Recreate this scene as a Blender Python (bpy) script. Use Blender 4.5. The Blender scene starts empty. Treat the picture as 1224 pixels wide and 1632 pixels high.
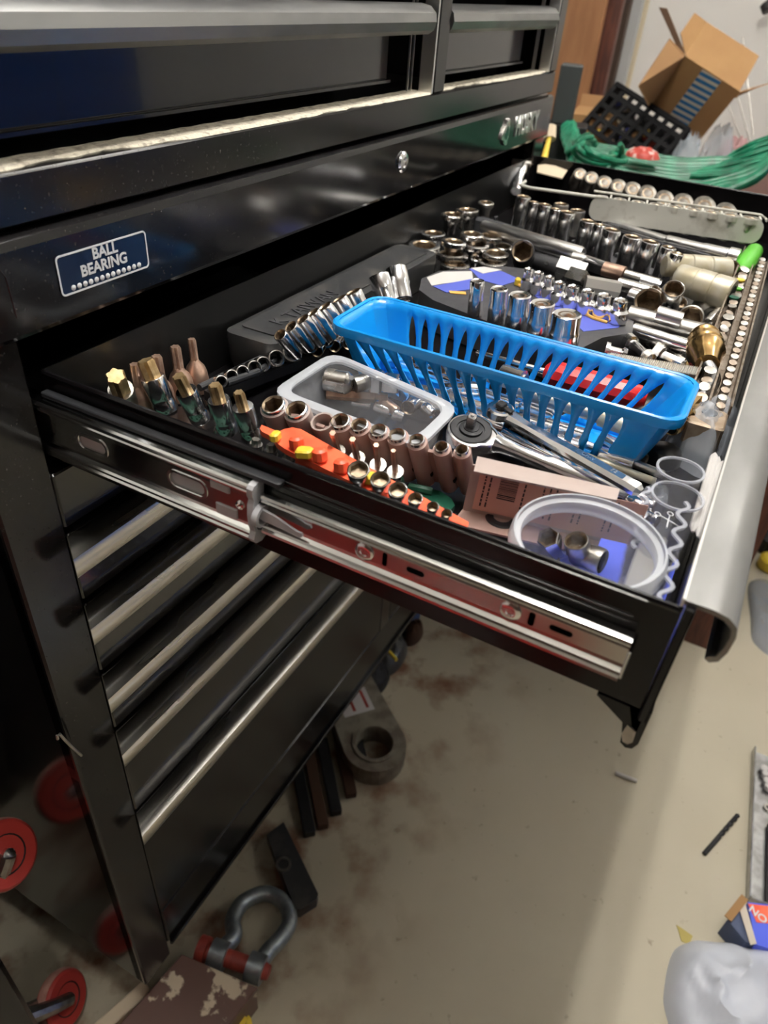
import bpy, bmesh, math, random
from mathutils import Matrix, Vector
from math import sin, cos, pi, radians
random.seed(7)
# ------------------------------------------------------------------ camera
# rows: image right, image down, view direction (world axes: X along the cabinet, Y into it, Z up)
CR = ((0.47671, -0.87646, 0.06752), (-0.49895, -0.33302, -0.80009), (0.72374, 0.34772, -0.59606))
CAM = Vector((-0.234, -0.409, 1.24)); FPX = 1149.95
scn = bpy.context.scene
cd = bpy.data.cameras.new('camera'); cam = bpy.data.objects.new('camera', cd)
scn.collection.objects.link(cam); scn.camera = cam
r, d, f = (Vector(v) for v in CR)
cam.matrix_world = Matrix(((r.x, -d.x, -f.x, CAM.x), (r.y, -d.y, -f.y, CAM.y), (r.z, -d.z, -f.z, CAM.z), (0, 0, 0, 1)))
cd.sensor_width = 36; cd.sensor_fit = 'AUTO'; cd.lens = 36 * FPX / 1632
cd.clip_start = .02; cd.clip_end = 30
cd.dof.use_dof = True; cd.dof.focus_distance = .60; cd.dof.aperture_fstop = 7.5
# ------------------------------------------------------------------ world, exposure
w = bpy.data.worlds.new('world'); scn.world = w; w.use_nodes = True
w.node_tree.nodes['Background'].inputs[0].default_value = (.9, .86, .8, 1)
w.node_tree.nodes['Background'].inputs[1].default_value = .12
vs = scn.view_settings
vs.view_transform = 'Standard'; vs.look = 'None'; vs.gamma = 1; vs.exposure = 0.12; vs.use_curve_mapping = False
TUBE_POWER = 106.0            # emission strength of the fluorescent tubes
# fixtures: (centre x, y, length, strength factor)
FIXTURES = [(.45, -.30, 1.2, 1.0), (-.4, -2.3, 1.2, .12), (1.8, -2.3, 1.2, .12), (2.15, -.9, .6, .40)]  # last three are unseen lamps added for fill and to brighten the wall
CEIL = 2.75
# ------------------------------------------------------------------ pixel-to-place helpers (points on real planes)
def ray(u, v):
    x = (u - 612) / FPX; y = (v - 816) / FPX
    return Vector(tuple(CR[0][i] * x + CR[1][i] * y + CR[2][i] for i in range(3)))
def at(u, v, z):
    q = ray(u, v); return CAM + q * ((z - CAM.z) / q.z)
def aty(u, v, y=0.):
    q = ray(u, v); return CAM + q * ((y - CAM.y) / q.y)
def atx(u, v, x):
    q = ray(u, v); return CAM + q * ((x - CAM.x) / q.x)
def far(u, v, dep): return CAM + ray(u, v) * dep
# ------------------------------------------------------------------ object helpers
COL = scn.collection
WM = {}
def link(o, W, parent=None):
    COL.objects.link(o); WM[o.name] = W
    if parent is not None:
        o.parent = parent; o.matrix_local = WM[parent.name].inverted() @ W
    else: o.matrix_local = W
    return o
def tag(o, label=None, cat=None, group=None, kind=None):
    if label: o['label'] = label
    if cat: o['category'] = cat
    if group: o['group'] = group
    if kind: o['kind'] = kind
    return o
def thing(name, label, cat, loc, group=None):
    o = bpy.data.objects.new(name, None); o.empty_display_size = .02
    link(o, Matrix.Translation(Vector(loc)))
    return tag(o, label, cat, group)
I4 = Matrix.Identity(4)
def frame(o, zdir, xhint=(1, 0, 0)):
    z = Vector(zdir).normalized(); x = Vector(xhint); x = x - z * x.dot(z)
    if x.length < 1e-4: x = Vector((0, 1, 0)); x = x - z * x.dot(z)
    x.normalize(); y = z.cross(x)
    return Matrix(((x.x, y.x, z.x, o[0]), (x.y, y.y, z.y, o[1]), (x.z, y.z, z.z, o[2]), (0, 0, 0, 1)))
class G:
    def __init__(s): s.v = []; s.f = []; s.mi = []
    def add(s, vs_, fs, M=I4, m=0):
        b = len(s.v); s.v += [tuple(M @ Vector(p)) for p in vs_]
        s.f += [tuple(b + i for i in q) for q in fs]; s.mi += [m] * len(fs); return s
    def box(s, x0, x1, y0, y1, z0, z1, bev=0., M=I4, m=0):
        if bev <= 0:
            return s.add([(x0,y0,z0),(x1,y0,z0),(x1,y1,z0),(x0,y1,z0),(x0,y0,z1),(x1,y0,z1),(x1,y1,z1),(x0,y1,z1)],
                         [(0,3,2,1),(4,5,6,7),(0,1,5,4),(1,2,6,5),(2,3,7,6),(3,0,4,7)], M, m)
        def rr(i, z):
            a0, a1, b0, b1 = x0 + i, x1 - i, y0 + i, y1 - i; c = bev
            return [(a0+c,b0,z),(a1-c,b0,z),(a1,b0+c,z),(a1,b1-c,z),(a1-c,b1,z),(a0+c,b1,z),(a0,b1-c,z),(a0,b0+c,z)]
        return s.loft([rr(bev*.7, z0), rr(0, z0+bev*.7), rr(0, z1-bev*.7), rr(bev*.7, z1)], M=M, m=m)
    def loft(s, rings, M=I4, m=0, cap=(True, True), loop=False):
        n = len(rings[0]); vs_ = [p for q in rings for p in q]; fs = []
        k = len(rings)
        for i in range(k if loop else k - 1):
            a, b = i * n, ((i + 1) % k) * n
            for j in range(n):
                j2 = (j + 1) % n; fs.append((a + j, a + j2, b + j2, b + j))
        if not loop:
            if cap[0]: fs.append(tuple(range(n - 1, -1, -1)))
            if cap[1]: fs.append(tuple((k - 1) * n + j for j in range(n)))
        return s.add(vs_, fs, M, m)
    def lathe(s, prof, seg=24, M=I4, m=0, cap=(True, True), loop=False):
        return s.loft([[(r_ * cos(2*pi*j/seg), r_ * sin(2*pi*j/seg), z) for j in range(seg)] for r_, z in prof], M, m, cap, loop)
    def prism(s, poly, z0, z1, M=I4, m=0):
        return s.loft([[(x, y, z0) for x, y in poly], [(x, y, z1) for x, y in poly]], M, m)
    def tube(s, pts, r_, seg=8, m=0, M=I4, flat=1.):
        pts = [Vector(p) for p in pts]; n = len(pts); rings = []
        up = Vector((0, 0, 1)); prev = None
        for i, p in enumerate(pts):
            t = (pts[min(i+1, n-1)] - pts[max(i-1, 0)]).normalized()
            a = (up if prev is None else prev); a = a - t * a.dot(t)
            if a.length < 1e-3: a = Vector((1, 0, 0)); a = a - t * a.dot(t)
            a.normalize(); prev = a; b = t.cross(a)
            rad = r_[i] if isinstance(r_, (list, tuple)) else r_
            rings.append([tuple(p + (a * cos(2*pi*j/seg) * flat + b * sin(2*pi*j/seg)) * rad) for j in range(seg)])
        return s.loft(rings, M, m)
    def obj(s, name, mats, parent=None, W=None, sharp=32, centre=True, fix=True):
        if not isinstance(mats, (list, tuple)): mats = [mats]
        V = s.v; off = Vector((0, 0, 0))
        if W is None:
            if centre:
                lo = [min(p[i] for p in V) for i in range(3)]; hi = [max(p[i] for p in V) for i in range(3)]
                off = Vector(((lo[0]+hi[0])/2, (lo[1]+hi[1])/2, lo[2]))
            W = Matrix.Translation(off)
        me = bpy.data.meshes.new(name)
        me.from_pydata([(p[0]-off.x, p[1]-off.y, p[2]-off.z) for p in V], [], s.f)
        for m_ in mats: me.materials.append(m_)
        bm = bmesh.new(); bm.from_mesh(me); bm.faces.ensure_lookup_table()
        for i, q in enumerate(bm.faces):
            q.smooth = True; q.material_index = s.mi[i]
        if fix: bmesh.ops.recalc_face_normals(bm, faces=bm.faces[:])
        la = radians(sharp)
        for e in bm.edges:
            if len(e.link_faces) == 2 and e.calc_face_angle(0) > la: e.smooth = False
        bm.to_mesh(me); bm.free()
        return link(bpy.data.objects.new(name, me), W, parent)
def rrect(x0, x1, y0, y1, r_, n=5):
    out = []
    for cx, cy, a in ((x1-r_, y1-r_, 0), (x0+r_, y1-r_, 90), (x0+r_, y0+r_, 180), (x1-r_, y0+r_, 270)):
        for k in range(n + 1):
            t = radians(a + 90 * k / n); out.append((cx + r_ * cos(t), cy + r_ * sin(t)))
    return out
def ribbon(g, path, t, z0, z1, closed=False, M=I4, m=0):
    n = len(path); L = []; R_ = []
    for i in range(n):
        a = Vector(path[(i-1) % n] if closed or i > 0 else path[0]); b = Vector(path[(i+1) % n] if closed or i < n-1 else path[-1])
        q = (b - a).normalized(); nn = Vector((-q.y, q.x)) * t / 2
        p = Vector(path[i]); L.append(p + nn); R_.append(p - nn)
    rings = [[(l.x, l.y, z0), (r_.x, r_.y, z0), (r_.x, r_.y, z1), (l.x, l.y, z1)] for l, r_ in zip(L, R_)]
    return g.loft(rings, M, m, loop=closed)
def cut(o, cutters):
    for c in cutters:
        md = o.modifiers.new('b', 'BOOLEAN'); md.operation = 'DIFFERENCE'; md.object = c; md.solver = 'EXACT'
    bpy.context.view_layer.update()
    dg = bpy.context.evaluated_depsgraph_get()
    me = bpy.data.meshes.new_from_object(o.evaluated_get(dg)); o.modifiers.clear(); o.data = me
    for p in me.polygons: p.use_smooth = False
    for c in cutters: bpy.data.objects.remove(c)
def text(name, body, size, M, mat_, parent, ext=.0003, bold=0., sx=1., spacing=1., align='CENTER'):
    cu = bpy.data.curves.new(name, 'FONT'); cu.body = body; cu.size = size; cu.extrude = ext; cu.offset = bold
    cu.align_x = align; cu.align_y = 'CENTER'; cu.space_character = spacing
    o = bpy.data.objects.new('tmp', cu); COL.objects.link(o); bpy.context.view_layer.update()
    me = bpy.data.meshes.new_from_object(o.evaluated_get(bpy.context.evaluated_depsgraph_get()))
    bpy.data.objects.remove(o); me.materials.clear(); me.materials.append(mat_)
    me.transform(Matrix.Diagonal((sx, 1, 1, 1)))
    return link(bpy.data.objects.new(name, me), M, parent)
# ------------------------------------------------------------------ materials
def mat(name, col, rough=.5, metal=0., col2=None, scale=30., thr=(.4, .6), bump=0., bscale=60., rough2=None,
        coat=0., alpha=1., trans=0., emit=None, stretch=None, detail=4., spec=.5, ior=1.45, coords='Object', speck=False):
    m = bpy.data.materials.new(name); m.use_nodes = True; nt = m.node_tree; N = nt.nodes; Lk = nt.links
    b = N['Principled BSDF']; b.inputs['Base Color'].default_value = (*col, 1)
    b.inputs['Roughness'].default_value = rough; b.inputs['Metallic'].default_value = metal
    b.inputs['Coat Weight'].default_value = coat; b.inputs['Alpha'].default_value = alpha
    b.inputs['Transmission Weight'].default_value = trans; b.inputs['Specular IOR Level'].default_value = spec; b.inputs['IOR'].default_value = ior
    if emit: b.inputs['Emission Color'].default_value = (*emit[0], 1); b.inputs['Emission Strength'].default_value = emit[1]
    tc = N.new('ShaderNodeTexCoord'); mp = N.new('ShaderNodeMapping'); Lk.new(tc.outputs[coords], mp.inputs[0])
    if stretch: mp.inputs['Scale'].default_value = stretch
    if col2 is not None or rough2 is not None:
        nz = N.new('ShaderNodeTexNoise'); nz.inputs['Scale'].default_value = scale; nz.inputs['Detail'].default_value = detail
        Lk.new(mp.outputs[0], nz.inputs['Vector'])
        rp = N.new('ShaderNodeMapRange'); rp.inputs['From Min'].default_value = thr[0]; rp.inputs['From Max'].default_value = thr[1]
        Lk.new(nz.outputs['Fac'], rp.inputs['Value'])
        if col2 is not None:
            mx = N.new('ShaderNodeMix'); mx.data_type = 'RGBA'
            mx.inputs['A'].default_value = (*col, 1); mx.inputs['B'].default_value = (*col2, 1)
            if speck:
                n4 = N.new('ShaderNodeTexNoise'); n4.inputs['Scale'].default_value = 420; Lk.new(mp.outputs[0], n4.inputs['Vector'])
                r4 = N.new('ShaderNodeMapRange'); r4.inputs['From Min'].default_value = .66; r4.inputs['From Max'].default_value = .78; Lk.new(n4.outputs['Fac'], r4.inputs['Value'])
            Lk.new((r4 if speck else rp).outputs[0], mx.inputs['Factor']); Lk.new(mx.outputs['Result'], b.inputs['Base Color'])
        if rough2 is not None:
            r2 = N.new('ShaderNodeMapRange'); r2.inputs['To Min'].default_value = rough; r2.inputs['To Max'].default_value = rough2
            Lk.new(rp.outputs[0], r2.inputs['Value']); Lk.new(r2.outputs[0], b.inputs['Roughness'])
    if bump:
        n2 = N.new('ShaderNodeTexNoise'); n2.inputs['Scale'].default_value = bscale; n2.inputs['Detail'].default_value = 3
        Lk.new(mp.outputs[0], n2.inputs['Vector']); bp = N.new('ShaderNodeBump'); bp.inputs['Strength'].default_value = bump
        bp.inputs['Distance'].default_value = .002; Lk.new(n2.outputs['Fac'], bp.inputs['Height']); Lk.new(bp.outputs[0], b.inputs['Normal'])
    return m
BLK = mat('black_gloss_paint', (.010, .0095, .010), .10, rough2=.16, scale=3, thr=(.2, .8), coat=.4, col2=(.014, .012, .012))
BLKD = mat('dusty_black_paint', (.011, .010, .010), .14, rough2=.22, scale=3, thr=(.2, .8), col2=(.05, .045, .04), speck=True)
BLKS = mat('black_side_paint', (.008, .0075, .008), .13, col2=(.04, .035, .03), scale=3, speck=True)
BLKIN = mat('black_drawer_paint', (.006, .0055, .006), .12, rough2=.18, scale=6, spec=.4)
BLKB = mat('black_back_paint', (.005, .005, .005), .38)
DARK = mat('dark_void', (.003, .003, .003), .9)
ALU = mat('scuffed_aluminium', (.30, .30, .295), .36, 1., col2=(.235, .235, .23), scale=22, rough2=.55, thr=(.42, .68), bump=.05, bscale=18, stretch=(.35, 1, 1))
ALUH = mat('brushed_aluminium_trim', (.74, .71, .66), .27, 1., rough2=.4, scale=16, col2=(.5, .48, .45), stretch=(.15, 1, 1))
ALUX = mat('mill_aluminium_edge', (.75, .74, .72), .3, 1.)
ZINC = mat('zinc_plated_steel', (.72, .74, .74), .12, 1., col2=(.62, .62, .58), rough2=.22, scale=12, stretch=(1, .2, 1))
GREYP = mat('grey_nylon', (.50, .50, .52), .4)
CHR = mat('polished_chrome', (.90, .90, .91), .12, 1., rough2=.24, scale=80)
DULL = mat('dull_tarnished_steel', (.20, .185, .165), .5, .9, col2=(.12, .11, .095), scale=90)
CHRD = mat('worn_chrome', (.74, .72, .70), .2, 1., col2=(.45, .42, .38), rough2=.3, scale=90)
NICK = mat('dull_nickel_steel', (.46, .45, .42), .36, 1., col2=(.34, .32, .29), scale=70)
STEEL = mat('brushed_steel', (.45, .45, .46), .25, 1., col2=(.3, .3, .3), scale=40)
BRASSB = mat('bronze_bit_steel', (.60, .44, .24), .38, .8, col2=(.44, .30, .14), scale=120)
COPB = mat('copper_toned_steel', (.58, .40, .30), .4, .8, col2=(.4, .26, .2), scale=90)
BRASS = mat('polished_brass', (.72, .48, .2), .2, 1., col2=(.6, .38, .16), scale=60)
IMPACT = mat('black_impact_steel', (.03, .03, .032), .4, .6, rough2=.55, scale=60)
BORE = mat('dark_socket_bore', (.34, .27, .19), .35, .8, col2=(.20, .14, .09), scale=200)
RUBB = mat('black_plastic_case', (.035, .036, .038), .3, rough2=.5, scale=30, col2=(.07, .065, .06), thr=(.5, .75), bump=.1, bscale=90)
RAILB = mat('black_rail_plastic', (.022, .023, .026), .35, rough2=.5, scale=40)
SET = mat('charcoal_tray_plastic', (.05, .05, .055), .38, rough2=.5, scale=40, bump=.08, bscale=120)
BLUE = mat('sky_blue_plastic', (.006, .29, .76), .27, coat=.3, spec=.5)
FROST = mat('frosted_clear_plastic', (.76, .79, .84), .25, alpha=.18)
FROSTR = mat('frosted_rim_plastic', (.72, .75, .80), .33, alpha=.52)
CLEAR = mat('clear_plastic', (.7, .72, .76), .06, alpha=.12, coat=.3)
CLEARE = mat('clear_plastic_edge', (.70, .72, .80), .10, alpha=.36)
BAGM = mat('clear_bag_film', (.60, .65, .72), .14, alpha=.36)
TAUPE = mat('taupe_plastic', (.40, .325, .295), .45, col2=(.37, .29, .26), scale=30)
TAUPED = mat('taupe_rail_plastic', (.40, .27, .235), .42, col2=(.36, .24, .21), scale=30)
PINK = mat('paper_label_peach', (.62, .36, .28), .6)
ORANGE = mat('coral_orange_plastic', (.88, .10, .04), .4, col2=(.92, .16, .07), scale=40)
YEL = mat('yellow_plastic', (.78, .56, .05), .4)
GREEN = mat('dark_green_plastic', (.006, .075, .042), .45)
GREENR = mat('darkened_green_rail', (.004, .035, .02), .5)  # green darkened to weaken its reflection in the chrome bit bodies
GRN2 = mat('bright_green_rubber', (.10, .42, .04), .4)
RED = mat('red_plastic', (.65, .02, .02), .3)
GTRAY = mat('grey_painted_tray', (.56, .55, .49), .42, .0, col2=(.30, .27, .22), scale=35, thr=(.55, .75))
BEIGE = mat('worn_khaki_steel', (.44, .39, .27), .38, .35, col2=(.52, .49, .40), scale=60)
GRIME = mat('grimy_steel_tray', (.33, .28, .23), .42, .75, col2=(.2, .15, .11), scale=90, bump=.4, bscale=160)
PAPER = mat('cream_paper', (.70, .58, .42), .7)
LINEN = mat('white_label_paper', (.60, .58, .56), .5)
PERI = mat('periwinkle_label', (.10, .13, .52), .35)
CARDB = mat('ultramarine_card', (.08, .13, .80), .35)
WHITE = mat('white_ink', (.75, .76, .78), .5)
NAVY = mat('navy_sticker', (.006, .016, .045), .25)
INK = mat('black_ink', (.03, .02, .02), .6)
YLINE = mat('orange_line_ink', (.75, .42, .10), .5)
DUST = mat('grey_sawdust', (.62, .57, .46), .95, col2=(.34, .30, .24), scale=150, thr=(.5, .68), bump=1., bscale=220)
CARD = mat('brown_cardboard', (.36, .205, .085), .85, col2=(.33, .18, .075), scale=8)
CARDD = mat('inner_cardboard', (.36, .20, .09), .85)
TAPEB = mat('blue_tape_ink', (.03, .17, .38), .5)
TAPEW = mat('cream_tape', (.62, .55, .46), .5)
CORD = mat('green_cord', (.003, .10, .05), .38, col2=(.01, .19, .10), scale=40)
WALLM = mat('white_wall_paint', (.82, .81, .77), .8, col2=(.76, .75, .71), scale=3, bump=.1, bscale=40, coords='Generated')
CEILM = mat('ceiling_paint', (.82, .80, .76), .9)
WALLD = mat('dark_reflected_wall', (.06, .035, .025), .7, col2=(.12, .07, .05), scale=3, coords='Generated')  # unseen left wall, coloured dark so the drawer side reflects dark
WOODR = mat('red_brown_wood', (.12, .04, .025), .5, col2=(.07, .025, .018), scale=14, stretch=(8, 8, 1))
PLY = mat('tan_plywood', (.30, .14, .06), .6, col2=(.24, .11, .045), scale=6, stretch=(6, 6, 1))
GALV = mat('galvanised_steel', (.34, .38, .40), .42, .75, col2=(.24, .27, .29), scale=60, bump=.2, bscale=120)
REDP = mat('faded_red_paint', (.36, .055, .035), .5, col2=(.24, .035, .025), scale=60)
REDW = mat('red_polyurethane', (.45, .045, .035), .4)
TREAD = mat('dusty_wheel_tread', (.55, .30, .24), .6, col2=(.42, .2, .16), scale=60)
BROWN = mat('chipped_brown_paint', (.13, .07, .055), .42, col2=(.62, .52, .38), scale=26, thr=(.60, .63), detail=6)
CASTG = mat('dusty_grey_plastic', (.24, .22, .17), .6, col2=(.15, .12, .09), scale=30)
BLUF = mat('worn_blue_fabric', (.03, .06, .16), .8)
RUST = mat('rust_grime', (.06, .028, .015), .9)
CRATE = mat('black_crate_plastic', (.006, .006, .007), .6, spec=.15)
def floor_mat():
    m = mat('stained_shaded_concrete', (.53, .485, .37), .6, col2=(.46, .41, .305), scale=2.2, thr=(.35, .7), bump=.12, bscale=30, coords='Object')
    nt = m.node_tree; N = nt.nodes; L = nt.links; b = N['Principled BSDF']
    src = b.inputs['Base Color'].links[0].from_socket
    tc = N.new('ShaderNodeTexCoord'); sp = N.new('ShaderNodeSeparateXYZ'); L.new(tc.outputs['Object'], sp.inputs[0])
    # rust grime along the cabinet's foot, deepened to paint in shade under the drawer
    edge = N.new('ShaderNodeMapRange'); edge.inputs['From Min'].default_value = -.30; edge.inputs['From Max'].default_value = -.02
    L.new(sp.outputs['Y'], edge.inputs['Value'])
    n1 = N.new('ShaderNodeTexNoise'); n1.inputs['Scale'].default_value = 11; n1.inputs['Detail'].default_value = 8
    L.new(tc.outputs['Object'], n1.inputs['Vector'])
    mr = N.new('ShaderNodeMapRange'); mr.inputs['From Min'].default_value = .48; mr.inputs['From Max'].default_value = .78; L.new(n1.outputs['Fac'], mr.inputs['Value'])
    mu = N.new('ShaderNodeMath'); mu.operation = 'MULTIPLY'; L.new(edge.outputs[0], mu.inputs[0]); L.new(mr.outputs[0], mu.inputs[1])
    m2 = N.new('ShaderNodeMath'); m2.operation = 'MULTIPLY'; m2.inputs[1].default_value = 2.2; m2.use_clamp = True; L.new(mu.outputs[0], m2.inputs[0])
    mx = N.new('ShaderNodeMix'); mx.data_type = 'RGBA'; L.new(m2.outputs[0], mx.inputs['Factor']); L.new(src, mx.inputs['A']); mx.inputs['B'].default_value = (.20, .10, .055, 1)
    n3 = N.new('ShaderNodeTexNoise'); n3.inputs['Scale'].default_value = 45; n3.inputs['Detail'].default_value = 5; L.new(tc.outputs['Object'], n3.inputs['Vector'])
    r3 = N.new('ShaderNodeMapRange'); r3.inputs['From Min'].default_value = .66; r3.inputs['From Max'].default_value = .74; r3.inputs['To Max'].default_value = .6; L.new(n3.outputs['Fac'], r3.inputs['Value'])
    m3 = N.new('ShaderNodeMix'); m3.data_type = 'RGBA'; L.new(r3.outputs[0], m3.inputs['Factor']); L.new(mx.outputs['Result'], m3.inputs['A']); m3.inputs['B'].default_value = (.22, .16, .10, 1)
    L.new(m3.outputs['Result'], b.inputs['Base Color'])
    return m
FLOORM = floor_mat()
# ================================================================== ROOM
X0, X1, Y0, Y1 = -2.6, 2.75, -3.4, .62
def S(name, g, m): return tag(g.obj(name, m, centre=False), kind='structure')
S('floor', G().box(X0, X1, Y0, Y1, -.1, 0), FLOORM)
S('ceiling', G().box(X0, X1, Y0, Y1, CEIL, CEIL + .1), CEILM)
S('wall_back', G().box(X0, X1, Y1, Y1 + .1, 0, CEIL), WALLM)
S('wall_right', G().box(X1, X1 + .1, Y0, Y1 + .1, 0, CEIL), WALLM)
S('wall_left', G().box(X0 - .1, X0, Y0, Y1 + .1, 0, CEIL), WALLD)
S('wall_front', G().box(X0, X1, Y0 - .1, Y0, 0, CEIL), WALLM)
TUBES = {}
for q in FIXTURES:
    if q[3] not in TUBES: TUBES[q[3]] = mat('fluorescent_tube', (1, 1, 1), .5, emit=((1., .965, .915), TUBE_POWER * q[3]))
HOUS = mat('white_lamp_housing', (.8, .8, .78), .4)
for i, (fx, fy, fl, fs) in enumerate(FIXTURES):
    FZ = 2.55
    t = thing('fluorescent_fixture', ['twin tube ceiling light right above the open drawer', 'twin tube ceiling light added as fill toward the left of the room', 'twin tube ceiling light added as fill toward the right of the room', 'short twin tube ceiling light added over the bench side to brighten the wall'][i], 'ceiling light', (fx, fy, CEIL - .2), 'ceiling lights')
    for q in (-.4, .4): G().box(fx+q-.01, fx+q+.01, fy-.01, fy+.01, FZ+.061, CEIL-.001).obj('hanger', HOUS, t)
    G().box(fx-fl/2-.03, fx+fl/2+.03, fy-.03, fy+.03, FZ, FZ+.06, .01).obj('housing', HOUS, t)
    for sy in (-.05, .05):
        G().lathe([(.018, -fl/2), (.018, fl/2)], 12, frame((fx, fy+sy, FZ-.005), (1, 0, 0))).obj('tube', TUBES[fs], t)
# ================================================================== TOOL CABINET
CW = 1.132
cab = thing('tool_cabinet', 'wide glossy black tool cabinet with its top drawer pulled open', 'tool cabinet', (CW/2, .24, .13))
G().box(0, .012, .002, .48, .12, 1.095, .003).obj('side_panel', BLKS, cab)
G().box(CW-.012, CW, .002, .48, .12, 1.095, .003).obj('side_panel', BLK, cab)
G().box(.013, CW-.013, .465, .478, .14, 1.09).obj('back_panel', BLK, cab)
G().box(.013, CW-.013, .02, .464, .125, .14).obj('bottom_panel', BLK, cab)
G().box(0, .048, 0, .018, .12, 1.035, .002).obj('frame_post', BLKD, cab)
G().box(.643, .680, 0, .018, .236, .876, .002).obj('frame_post', BLK, cab)
G().box(1.084, CW, 0, .018, .12, 1.035, .002).obj('frame_post', BLK, cab)
G().box(.0485, 1.0835, .001, .018, .876, .926, .002).obj('cross_rail', BLK, cab)
G().box(.0485, 1.0835, .001, .018, .145, .236, .004).obj('base_rail', BLKD, cab)
G().box(.05, 1.08, -.004, .0005, .144, .152, .0015).obj('base_flange', BLKD, cab)
hp = G().loft([[(x, y, z) for y, z in ((.018, 1.035), (-.003, 1.035), (-.0045, 1.038), (-.0045, 1.090), (-.003, 1.095), (.002, 1.0975), (.018, 1.0975))] for x in (0, CW)]).obj('header_panel', BLKS, cab, sharp=10)
# seam of the corner plate at the near end
G().tube([(.0, -.0046, 1.088), (.036, -.0046, 1.088), (.043, -.0046, 1.084), (.047, -.0046, 1.076), (.048, -.0046, 1.05)], .0006, 6).obj('corner_seam', BLK, hp)
# sticker
MY = Matrix(((1, 0, 0, 0), (0, 0, -1, 0), (0, 1, 0, 0), (0, 0, 0, 1)))     # x right, y up on the cabinet's front
def onfront(x, z, y=-.0047): return Matrix.Translation((x, y, z)) @ MY
sx0, sx1, sz0, sz1 = .084, .166, 1.0525, 1.0795
st = G().prism(rrect(sx0, sx1, sz0, sz1, .003), 0, .0004, onfront(0, 0)).obj('sticker', NAVY, cab)
st['label'] = 'navy and silver oblong ball bearing sticker'
g = G(); path = rrect(sx0+.0007, sx1-.0007, sz0+.0007, sz1-.0007, .0028); ribbon(g, path, .0012, 0, .0007, True, onfront(0, 0)); g.obj('sticker_border', WHITE, st)
text('lettering', 'BALL', .0104, onfront((sx0+sx1)/2+.001, 1.0737, -.0052), WHITE, st, .0002, .00028)
text('lettering', 'BEARING', .0104, onfront((sx0+sx1)/2-.001, 1.0647, -.0052), WHITE, st, .0002, .00028)
for k in range(13):
    G().lathe([(.0019, 0), (.0019, .0007), (.0012, .001)], 12, onfront(sx0+.0105+k*.0051, 1.0565, -.0047)).obj('ball_dot', WHITE, st)
# lock
lk = G().lathe([(.0115, 0), (.0115, .0015), (.0095, .0035), (.006, .004), (.0058, .0025), (.0001, .0025)], 28, onfront(.577, 1.069)).obj('lock', CHR, cab)
G().lathe([(.0028, 0), (.0024, .0022)], 16, onfront(.578, 1.068, -.0072)).obj('key_plug', NICK, lk)
# emblem
em = text('emblem', 'HUSKY', .037, onfront(1.008, 1.0655), ALUX, cab, .0016, .0011, .88, 1.04)
em['label'] = 'raised metal letters and dog head emblem'
dog = [(-.017,-.004),(-.019,-.010),(-.013,-.012),(-.010,-.010),(-.007,-.017),(.002,-.021),(.009,-.018),(.012,-.006),(.011,.006),(.007,.017),(.001,.012),(-.003,.016),(-.006,.008),(-.011,.003)]
G().prism([(x*.95, y*.95) for x, y in dog], 0, .003, onfront(.912, 1.066)).obj('dog_head', CHRD, em)
G().prism([(x*.5-.001, y*.5-.001) for x, y in dog], 0, .0036, onfront(.914, 1.066)).obj('dog_face', BLK, em)
# five closed drawers in each column
HZ = [.870, .794, .704, .620, .473]; BOT = [.796, .706, .622, .475, .238]
def hook(g, x0, x1, y, z, shear=.0, s=1.):
    pr = [(0,0),(-.012,.0003),(-.019,-.001),(-.0235,-.0045),(-.0248,-.010),(-.0245,-.019),(-.0228,-.026),(-.0195,-.0285),(-.017,-.0272),(-.0185,-.025),(-.0208,-.024),(-.0222,-.018),(-.0226,-.011),(-.0214,-.0062),(-.0175,-.0033),(-.012,-.0022),(0,-.0022)]
    A = [(x0 + shear * a * s, y + a * s, z + b * s) for a, b in pr]; B = [(x1 - shear * a * s * 0, y + a * s, z + b * s) for a, b in pr]
    return g.loft([A, B])
for c, (a, b) in enumerate(((.048, .643), (.680, 1.084))):
    for k in range(5):
        zt, zb = HZ[k], BOT[k]
        dr = G().box(a + .001, b - .001, .0005, .30, zb + .004, zt - .0005, .0015).obj('drawer', BLK if k < 4 else BLKD, cab)
        hook(G(), a + .0005, b - .003, -.0002, zt, .7, .9).obj('handle', ALUH, dr)
# ------------------------------------------------------------------ the open drawer
DX0, DX1, DYB, DYF, DZ0, DZ1 = .062, 1.110, .004, -.430, .931, 1.006
ZF = .9375
dw = G().box(DX0+.001, DX1-.001, DYF, DYB, DZ0, ZF-.0005).obj('drawer', BLKIN, cab); dw['label'] = 'open shallow drawer filled with sockets and tools'
def sidep(x, sg):
    prof = [(x, DZ0), (x+sg*.0012, DZ0), (x+sg*.0012, DZ1-.004), (x+sg*.0026, DZ1-.001), (x+sg*.0014, DZ1), (x, DZ1-.0002), (x-sg*.0009, DZ1-.002), (x, DZ1-.004)]
    return G().loft([[(a, y, b) for a, b in prof] for y in (DYF, DYB)])
sidep(DX0, 1).obj('side_wall', BLKIN, dw, sharp=10)
sidep(DX1, -1).obj('side_wall', BLKIN, dw)
G().box(DX0+.001, DX1-.001, DYB-.0012, DYB, ZF, DZ1, 0).obj('back_wall', BLKB, dw)
G().box(DX0-.003, DX1+.003, DYF-.0055, DYF-.0005, .9245, 1.0085, .001).obj('front_panel', BLKIN, dw)
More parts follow.
